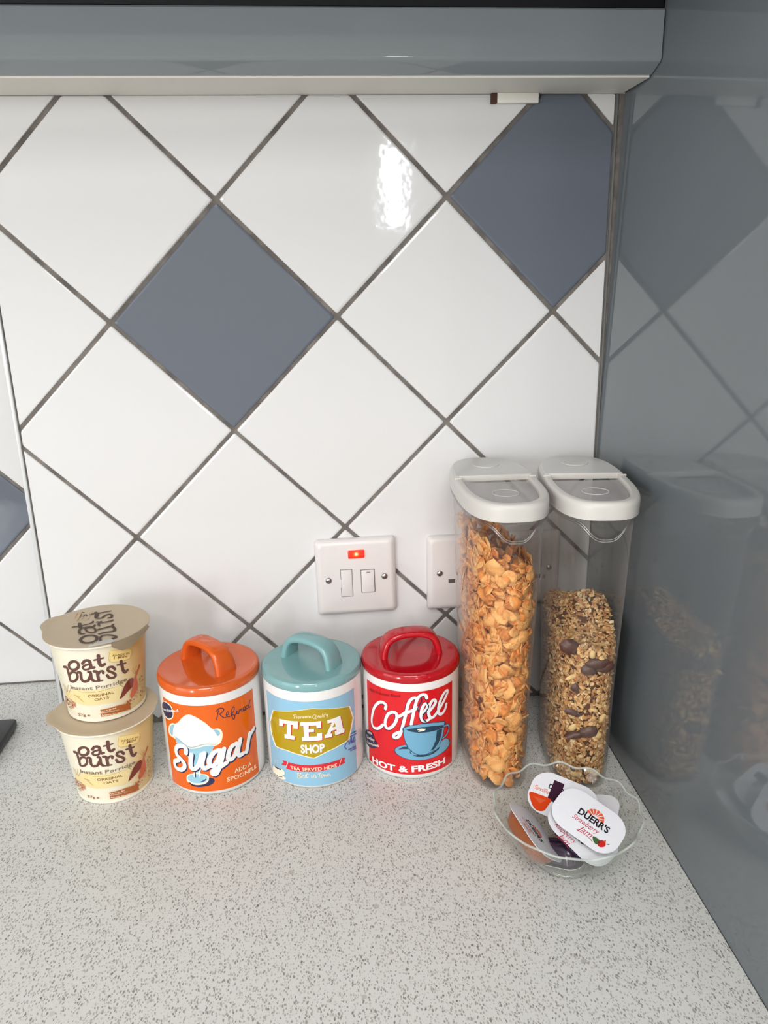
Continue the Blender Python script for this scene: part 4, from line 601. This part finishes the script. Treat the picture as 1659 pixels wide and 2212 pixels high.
for a,d in zip(aa,dep):
    rows.append([bm.verts.new(on_rim(a,CR1+.0038,CH+.0006)),bm.verts.new(on_rim(a,CR1+.0050,CH+.0002)),bm.verts.new(on_rim(a,CR1+.0060,CH-.0004-d*.5)),bm.verts.new(on_rim(a,CR1+.0068,CH-.0006-d))])
for i in range(len(rows)-1):
    for k in range(3): bm.faces.new([rows[i][k],rows[i+1][k],rows[i+1][k+1],rows[i][k+1]])
bmesh.ops.solidify(bm,geom=bm.faces[:],thickness=.0003)
from_bm('lid_flap',bm,pl,[m_film],sharp=70)
# ---------------------------------------------------------------- cereal containers
def container(label,cx,cy,ang):
    t=thing('cereal_container',label,'container',(cx,cy,ZW),-ang,'tall clear cereal containers')
    N=112; rings=[]
    lv=[(0.0,.0590,.0255,3.0),(.0010,.0620,.0275,3.0),(.0035,.0642,.0288,2.9),(.010,.0655,.0296,2.8),(.05,.0685,.0298,2.7),(.11,.072,.0308,2.6),(.13,.0735,.0316,2.6),(.20,.0778,.0340,2.6),(.245,.0805,.0350,2.6),(.262,.0815,.0354,2.7),(.276,.0818,.0356,2.8)]
    for z,a,b,n in lv: rings.append([(x,y,z) for x,y in sellipse(a,b,n,N)])
    body=fin('body',loft(rings,True,False),t,[M_plas],45)
    # moulded rim line that dips into a scalloped pouring lip at the front
    def lip(dz,dr,r):
        P=[]
        for x,y in sellipse(.0818+dr,.0356+dr,2.8,160):
            d=0
            if y<-.02: d=.0148*math.exp(-(abs(x)/.0165)**3.2)
            P.append((x,y-(.0025*math.exp(-(abs(x)/.018)**3) if y<0 else 0),.2712+dz-d))
        return tube(P,r,6,True)
    fin('pouring_lip',merge([lip(0,.0016,.0010),lip(.0022,.0024,.0007)]),t,[M_ridge],80)
    ball=[]
    for i in range(9):
        ph=i/8*pi/2; ring=[]
        for k in range(17):
            a=pi*k/16; ring.append((.0125*math.cos(a)*math.cos(ph*.9),-.0822-.0022*math.sin(ph),.2725-.0125*math.sin(a)*math.cos(ph*.9)*1.05))
        ball.append(ring)
    fin('spout_cup',loft(ball,False,False,closed=False),t,[M_plas],80)
    # white lid: skirt, frame, raised rear flap with thumb recess, frosted pour flap at the front
    lid_=[]
    for z,a,b,n in [(.2745,.0850,.0372,2.9),(.2750,.0862,.0383,2.9),(.2850,.0866,.0386,2.9),(.2880,.0862,.0382,2.9),(.2896,.0850,.0370,2.9),(.2902,.0835,.0355,2.9),(.2900,.0795,.0318,2.8),(.2888,.0785,.0308,2.8),(.2878,.0780,.0303,2.8),(.2800,.0780,.0303,2.8)]:
        lid_.append([(x,y,z) for x,y in sellipse(a,b,n,N)])
    lid=fin('lid',loft(lid_,False,False),t,[M_lidw],40)
    yh=.006
    def half(a,b,n,front):
        P=[]
        for x,y in sellipse(a,b,n,160):
            if (y<yh)==front: P.append((x,y))
        P.sort(key=lambda p: math.atan2(p[1]-yh,p[0]) if not front else math.atan2(-(p[1]-yh),p[0]))
        return P
    P=half(.0778,.0301,2.8,True); P2=[(x*.97,(y-yh)*.97+yh) for x,y in P]
    fin('pour_flap',loft([[(x,y,.2852) for x,y in P],[(x,y,.2866) for x,y in P2]]),lid,[M_win],60)
    P=half(.0845,.0362,2.9,False); P2=[(x*.965,(y-yh)*.965+yh) for x,y in P]
    fl=fin('rear_flap',loft([[(x,y,.2880) for x,y in P],[(x,y,.2906) for x,y in P],[(x,y,.2915) for x,y in P2]]),lid,[M_flap],30)
    boxo('hinge_ridge',-.0335,.0335,yh-.0008,yh+.0010,.2868,.2924,M_lidw,lid,bev=.0005)
    fin('thumb_ring',tube([(.0125*math.cos(a),.052+.0135*math.sin(a),.2916) for a in [pi*1.02+pi*.96*i/20 for i in range(21)]],.00055,6),fl,[M_lidw],80)
    fin('moulded_ring',tube([(.0004+.0115*math.cos(a),-.038+.011*math.sin(a),.2868) for a in [2*pi*i/32 for i in range(32)]],.00045,6,True),lid,[M_lidw if False else M_flap],80)
    for sgn in(-1,1): boxo('catch',sgn*.0345-.0035,sgn*.0345+.0035,yh-.0030,yh-.0008,.2895,.2912,M_lidw,lid,bev=.0004)
    return t
ANG1,ANG2=.03,.13
C1=(.2445,-.1005); C2=(.3262,-.1085)
container('tall clear container full of cornflakes, left of the pair',C1[0],C1[1],ANG1)
container('tall clear container half full of muesli, beside the grey panel',C2[0],C2[1],ANG2)
def half_at(z):
    lv=[(0.0,.056,.024),(.005,.0640,.0288),(.05,.0685,.0298),(.13,.0735,.0316),(.20,.0778,.0340),(.245,.0805,.0350),(.28,.082,.0356)]
    for i in range(len(lv)-1):
        if z<=lv[i+1][0]:
            t=(z-lv[i][0])/(lv[i+1][0]-lv[i][0]); return tuple(lv[i][k]+(lv[i+1][k]-lv[i][k])*t for k in(1,2))
    return lv[-1][1:]
def spt(z,th,k):
    a,b=half_at(z); b*=.94; n=2.7; c,s=math.cos(th),math.sin(th)
    return (k*b*math.copysign(abs(c)**(2/n),c),k*a*math.copysign(abs(s)**(2/n),s),z)
def snorm(z,th):
    p=Vector(spt(z,th-.05,1)); q=Vector(spt(z,th+.05,1)); d=q-p; return Vector((d.y,-d.x,0)).normalized()
# corn flakes
M_cf=vary(mat('corn_flake',(224,154,84),.5,.35,bump=(260,.5,.002)),(244,186,114),70); M_cf2=vary(mat('corn_flake_dark',(200,120,58),.55,.3,bump=(260,.5,.002)),(236,150,70),70)
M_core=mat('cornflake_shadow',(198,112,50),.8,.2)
def flake_mesh(r,seed,thick=.0008,n=9,cup=.16):
    g=random.Random(seed); rads=[r*g.uniform(.72,1.12) for _ in range(n)]; k1,k2=g.uniform(-1,1),g.uniform(-1,1)
    def zz(x,y): return cup*((x*x*(1+.6*k1)+y*y*(1+.6*k2))/r)*.5 + .12*r*math.sin(3*x/r+seed)
    v=[];rings=[]
    for q in (.45,1):
        for i in range(n):
            a=2*pi*i/n; x,y=rads[i]*q*math.cos(a),rads[i]*q*math.sin(a)*.82; v.append((x,y,zz(x,y)+(g.uniform(-.1,.1)*r*.5 if q==1 else g.uniform(-.05,.1)*r)))
    v.append((0,0,g.uniform(0,.08)*r)); m=len(v)
    v+=[(x,y,z-thick) for x,y,z in v]
    f=[]
    for i in range(n):
        j=(i+1)%n; f.append((2*n,i,j)); f.append((i,n+i,n+j,j))
        f.append((2*n+m,j+m,i+m)); f.append((i+m,j+m,n+j+m,n+i+m)); f.append((n+i,n+i+m,n+j+m,n+j))
    return v,f
rc=random.Random(5)
cf=thing('cornflakes','heap of golden cornflakes filling the left tall container','cereal',(C1[0],C1[1],ZW),-ANG1)
fm=[]
for s in range(6):
    v,f=flake_mesh(.0082+.0012*(s%3),s+1); me=D.meshes.new('corn_flake'); me.from_pydata(v,[],f); me.materials.append(M_cf if s%3 else M_cf2)
    for p in me.polygons: p.use_smooth=True
    fm.append(me)
def top1(x): return .238-.55*x
cnt=0; tries=0
while cnt<290 and tries<5000:
    tries+=1
    z=rc.uniform(.006,.262); th=rc.uniform(0,2*pi)
    if math.sin(th)>.05 and rc.random()<.9: continue
    p=spt(z,th,rc.uniform(.80,.86)+.05*max(0,-math.sin(th)))
    if z>top1(p[0])-.002: continue
    nrm=snorm(z,th); nrm=(nrm+Vector((rc.gauss(0,.26),rc.gauss(0,.26),rc.gauss(0,.34)))).normalized()
    k=abs(p[0])/.03
    q=nrm.to_track_quat('Z','Y').to_euler(); o=D.objects.new('corn_flake',fm[rc.randrange(6)]); COL.objects.link(o); o.parent=cf
    sc_=rc.uniform(.7,1.08)
    pull=.0035
    o.location=(p[0]-nrm.x*pull*.2,p[1]-nrm.y*pull*.2,z); e=Euler(q); m_=e.to_matrix()@Matrix.Rotation(rc.uniform(0,6.28),3,'Z'); o.rotation_euler=m_.to_euler(); o.scale=(sc_,sc_,sc_); cnt+=1
# flakes further inside, too many to tell apart
V=[];F=[];base=[flake_mesh(.0080,20+s,n=7) for s in range(4)]
for _ in range(2600):
    z=rc.uniform(.004,.262); th=rc.uniform(0,2*pi); kk=rc.uniform(.45,.80) if rc.random()<.2 else rc.uniform(.78,.88); p=spt(z,th,kk)
    if z>top1(p[0])-.004 : continue
    bv,bf=base[rc.randrange(4)]; m_=(Euler((rc.uniform(0,6.28),rc.uniform(0,6.28),rc.uniform(0,6.28))).to_matrix() if kk<.7 else (snorm(z,th)+Vector((rc.gauss(0,.4),rc.gauss(0,.4),rc.gauss(0,.5)))).normalized().to_track_quat('Z','Y').to_matrix()@Matrix.Rotation(rc.uniform(0,6.28),3,'Z')); s_=rc.uniform(.7,1.1)
    if kk>.7: s_*=.8
    o=len(V); V+=[tuple(m_@(Vector(q)*s_)+Vector(p)) for q in bv]; F+=[tuple(i+o for i in q) for q in bf]
st=pyd('inner_flakes',V,F,cf,[M_cf,M_cf2],smooth=True,mi=[(k//21)%2 for k in range(len(F))]); st['kind']='stuff'
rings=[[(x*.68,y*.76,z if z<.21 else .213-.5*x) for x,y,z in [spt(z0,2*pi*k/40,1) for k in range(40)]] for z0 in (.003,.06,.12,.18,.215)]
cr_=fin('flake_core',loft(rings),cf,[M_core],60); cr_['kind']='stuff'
# muesli
mu=thing('muesli','oat and nut muesli with chocolate pieces in the right tall container','cereal',(C2[0],C2[1],ZW),-ANG2)
MM=[mat('oat_light',(222,180,124),.7,.25),mat('oat_tan',(190,140,88),.7,.25),mat('oat_brown',(170,112,66),.7,.25),mat('oat_pale',(232,206,160),.7,.25)]
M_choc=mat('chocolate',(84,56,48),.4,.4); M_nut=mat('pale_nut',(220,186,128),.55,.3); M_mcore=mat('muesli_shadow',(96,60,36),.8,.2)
def blob(rx,ry,rz,seed,n=7):
    g=random.Random(seed); v=[(0,0,-rz)]; 
    for q,zq in ((.8,-.5),(1,.1),(.7,.7)):
        for i in range(n): a=2*pi*i/n; v.append((rx*q*math.cos(a)*g.uniform(.8,1.15),ry*q*math.sin(a)*g.uniform(.8,1.15),rz*zq))
    v.append((0,0,rz)); f=[]
    for i in range(n):
        j=(i+1)%n; f.append((0,1+j,1+i)); f.append((1+i,1+j,1+n+j,1+n+i)); f.append((1+n+i,1+n+j,1+2*n+j,1+2*n+i)); f.append((1+2*n+i,1+2*n+j,1+3*n))
    return v,f
bl=[blob(.0025,.0017,.0007,s,6) for s in range(5)]+[blob(.0038,.0008,.0007,9,5),blob(.0019,.0017,.0010,8,6)]
def top2(x,y):
    return .148+.13*x*1.0+.022*math.exp(-((x-.002)**2+(y-.01)**2)/.0009)+.006*math.sin(90*x)*math.cos(60*y)
V=[];F=[];MI=[]
def addb(p,nrm,flat=.55):
    bv,bf=bl[rc.randrange(len(bl))]; nn=(Vector(nrm)+Vector((rc.gauss(0,flat),rc.gauss(0,flat),rc.gauss(0,flat)))).normalized()
    m_=nn.to_track_quat('Z','Y').to_matrix()@Matrix.Rotation(rc.uniform(0,6.28),3,'Z'); s_=rc.uniform(.75,1.25); o=len(V); mi=rc.choice((0,0,0,1,1,1,2,3))
    for q in bv: V.append(tuple(m_@(Vector(q)*s_)+Vector(p)))
    for q in bf: F.append(tuple(i+o for i in q)); MI.append(mi)
for _ in range(7600):
    z=rc.uniform(.004,.185); th=rc.uniform(0,2*pi); p=spt(z,th,rc.uniform(.88,.945))
    if z>top2(p[0],p[1]): continue
    if math.sin(th)>.5 and rc.random()<.6: continue
    addb(p,snorm(z,th))
for _ in range(1700):
    th=rc.uniform(0,2*pi); k=math.sqrt(rc.random())*.93; p=spt(.15,th,k); z=top2(p[0],p[1])-rc.uniform(0,.004); addb((p[0],p[1],z),(0,0,1),.8)
st=pyd('oat_flakes',V,F,mu,MM,mi=MI); st['kind']='stuff'
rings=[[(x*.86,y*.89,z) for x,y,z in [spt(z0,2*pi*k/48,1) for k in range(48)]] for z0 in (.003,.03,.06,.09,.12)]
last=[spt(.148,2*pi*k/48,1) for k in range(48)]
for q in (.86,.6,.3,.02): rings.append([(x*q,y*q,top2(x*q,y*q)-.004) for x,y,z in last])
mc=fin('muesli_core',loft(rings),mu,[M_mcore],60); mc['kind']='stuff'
def piece(name,x,z,size,m,seed,yo=0,rot=(0,0,0)):
    # lies against the front wall at height z, offset x
    a,b=half_at(z); n=2.7; yy=-a*(max(0,1-(abs(x)/b)**n))**(1/n)*.945+yo
    size=[q*(1.35 if name=='chocolate_piece' else 1.05) for q in size]; v,f=blob(size[0],size[1],size[2],seed,8); e=Euler((pi/2+rot[0],rot[1],rot[2])).to_matrix(); 
    return fin(name,([tuple(e@Vector(q)) for q in v],f),mu,[m],50,loc=(x,yy,z))
for i,(x,z,s) in enumerate([(.004,.137,(.0085,.0042,.003)),(-.004,.130,(.0062,.0038,.003)),(.011,.132,(.0075,.0045,.003)),(-.0135,.110,(.0034,.0034,.002)),(-.014,.083,(.0070,.0025,.002)),(-.011,.060,(.0088,.0030,.003)),(.0005,.064,(.0072,.0046,.003)),(-.020,.150,(.007,.006,.004))]):
    piece('chocolate_piece',x,z,s,M_choc,30+i,0,(0,.3*math.sin(i*2),0))
for i,(x,z,s) in enumerate([(-.0015,.1455,(.0030,.0042,.002)),(-.0135,.067,(.0034,.0042,.002)),(.0095,.060,(.0042,.0042,.002)),(.0070,.141,(.003,.003,.002)),(.004,.088,(.0046,.0020,.0015)),(.0125,.078,(.0026,.0052,.002)),(-.015,.081,(.0030,.0052,.002)),(-.017,.120,(.0065,.0022,.0015)),(.004,.021,(.0062,.0028,.0018)),(-.008,.015,(.0052,.0028,.0018)),(.011,.017,(.0048,.003,.0018))]):
    piece('nut_piece',x,z,s,M_nut,60+i,0,(0,.6*math.sin(i*1.7),0))
# ---------------------------------------------------------------- glass bowl
BX,BY=.2712,-.2560
bw=thing('glass_bowl','small clear glass bowl with scalloped rim holding jam portions','bowl',(BX,BY,ZW))
NL=14
def bmod(r,z,a):
    k=(z/.05)**1.4; r2=r*(1+.016*k*math.cos(NL*a)); z2=z+(.0012*math.cos(NL*a)+.0008*math.cos(3*a+1))*(k**3); return r2,z2
prf=[(0,.0030),(.016,.0032),(.0225,.0042),(.0290,.0085),(.0380,.0165),(.0465,.0260),(.0525,.0360),(.0565,.0440),(.0592,.0500)]
fin('bowl_body',lathe(prf,168,bmod,capt=False),bw,[M_glass],80)
P=[]
for k in range(168):
    a=2*pi*k/168; r,z=bmod(.0592,.0500,a); P.append((r*math.cos(a),r*math.sin(a),z))
fin('rim',tube(P,.00095,8,True),bw,[M_glrim],80)
fin('foot',tube([(  .0235*math.cos(2*pi*k/64),.0235*math.sin(2*pi*k/64),.0019) for k in range(64)],.0019,8,True),bw,[M_glass],80)
# ---------------------------------------------------------------- jam portions
M_foil=mat('white_foil_lid',(232,232,238),.32,.5,bump=(90,.18,.002)); M_foilb=mat('foil_underside',(180,178,178),.35,.5,.4)
M_tub=[mat('dark_berry_jam',(56,22,42),.12,.6),mat('orange_marmalade',(146,80,46),.15,.6),mat('purple_jam',(58,42,66),.14,.6),mat('red_jam',(120,24,30),.12,.6)]
def rrect(w2,h2,r,n=8,sk=0):
    out=[]
    for cx,cy,a0 in ((w2-r,h2-r,0),(-(w2-r),h2-r,pi/2),(-(w2-r),-(h2-r),pi),(w2-r,-(h2-r),3*pi/2)):
        for i in range(n): a=a0+pi/2*i/(n-1); out.append((cx+r*math.cos(a),cy+r*math.sin(a)))
    return out
def jam(label,loc,ax,nz,tub,elems,big=None,cat_group='single serve jam portions in the glass bowl'):
    """ax: direction of the long side, nz: outward normal of the foil"""
    nz=Vector(nz).normalized(); ax=Vector(ax); ax=(ax-nz*ax.dot(nz)).normalized(); ay=nz.cross(ax)
    t=thing('jam_portion',label,'jam portion',loc,0,cat_group)
    t.rotation_euler=Matrix((ax,ay,nz)).transposed().to_euler()
    w2,h2,r=big or (.0288,.0200,.0155)
    ring=lambda q,z:[(x*q,y*q,z) for x,y in rrect(w2,h2,r)]
    rg_=[]
    for dx,dy,z in ((0,0,-.0005),(.0035,.0035,-.0008),(.0045,.0045,-.006),(.0062,.0062,-.0115),(.0085,.0085,-.0135)):
        rg_.append([(x*(w2-dx)/w2,y*(h2-dy)/h2,z) for x,y in rrect(w2,h2,r)])
    fin('tub',loft(rg_),t,[tub],40)
    n=len(rrect(1,1,.5))
    fo=fin('foil_lid',loft([[(x,y,-.0004) for x,y in rrect(w2,h2,r)],[(x,y,.0000) for x,y in rrect(w2,h2,r)],[(x*.93,y*.90,.0002) for x,y in rrect(w2,h2,r)]]),t,[M_foil],50)
    if elems: print_mesh('foil_print',elems,lambda u,v_,o:(u/1000,v_/1000,.00025+o),PC,fo,None,base=5e-5,lay=2e-5)
    return t
def brand(x,y,k,name,col,dx=0):
    E=[]
    for i in range(7):   # fan of orange segments
        a0=pi*(i+.08)/7; a1=pi*(i+.92)/7; r0,r1=1.2*k,5.6*k
        E.append(('f','rorange',[(x+r0*math.cos((a0+a1)/2),y+r0*math.sin((a0+a1)/2)),(x+r1*math.cos(a0),y+r1*math.sin(a0)),(x+r1*1.03*math.cos((a0+a1)/2),y+r1*1.03*math.sin((a0+a1)/2)),(x+r1*math.cos(a1),y+r1*math.sin(a1))]))
    E.append(('t','black',"DUERR'S",x-9.5*k,y-4.2*k,0,20*k,4.4*k,.035))
    E+=[('t',col,name[0],x-10.5*k,y-9.0*k,.02,17*k,3.4*k,.0,.35)]
    if len(name)>1: E+=[('t',col,name[1],x-4.5*k,y-13.2*k,.02,9*k,3.4*k,.0,.35)]
    E.append(('s',col,.35*k,[(x-4*k,y-14.2*k),(x+2*k,y-13.6*k),(x+6*k,y-14.6*k)]))
    return E
straw=[('fs','leaf',[(9.5,-10.5),(12,-9.4),(15,-9.8),(16.5,-12),(14.5,-14.6),(11.6,-13.6)]),('fs','straw',[(14.5,-10.8),(17.3,-8),(19.8,-9),(20.6,-11.6),(18,-14.6),(15.4,-14)]),('f','rorange',[(17.6,-8.3),(18.8,-6.2),(20,-9)]),('s','leaf',.6,[(20.6,-9),(22.4,-8)])]
S20,C20=math.sin(math.radians(20)),math.cos(math.radians(20))
jam('strawberry jam portion lying uppermost in the glass bowl',(.2836,-.2722,ZW+.0496),(.72,-.69,-.26),(.04,-S20-.04,C20),M_tub[0],brand(3.0,5.0,1.34,['Strawberry','Jam'],'crimson')+straw)
jam('jam portion tucked under the strawberry one, its printed edge showing',(.2790,-.2740,ZW+.0405),(.60,-.79,-.16),(.16,-.34,.92),M_tub[2],brand(-5,-5,1.2,['Raspberry','Jam'],'crimson'))
jam('jam portion at the back of the bowl with orange fruit print',(.2760,-.2320,ZW+.0390),(.80,-.58,-.05),(-.10,-.40,.90),M_tub[0],brand(-5,9,1.0,['Seville Orange','Marmalade'],'rorange')[7:8]+[('t','rorange','Seville',-26,-1,0,14,4.2,.0,.35),('f','dberry',[(-12,14),(-3,14),(-3,-6),(-12,-6)]),('fs','fruit',[(-27.4,-6),(-20,-4.5),(-9,-4.5),(-9,-10),(-11,-17),(-17,-18.6),(-23,-14)]),('f','rorange',[(-24,-8),(-12,-7),(-16,-12)])])
jam('orange marmalade portion standing on its side at the left of the bowl',(.2455,-.2570,ZW+.0300),(.40,-.90,-.12),(.66,.02,.72),M_tub[1],[(e[0],'rorange' if e[1]=='rorange' else e[1])+tuple(e[2:]) for e in brand(0,0,1.15,['Orange','Marmalade'],'rorange')])
jam('dark jam portion at the very bottom of the bowl',(.2650,-.2640,ZW+.0078),(.80,-.60,0),(.10,-.16,-.98),M_tub[2],None,(.0205,.0140,.011))
jam('pale portion added for the foil reflection at the right side of the bowl',(.3040,-.2440,ZW+.0290),(.55,.78,.05),(-.42,-.12,.90),mat('pale_foil_reflection',(205,196,180),.2,.5),None,(.0215,.0160,.012))  # added portion, its pale colour imitates the foil mirrored in the glass
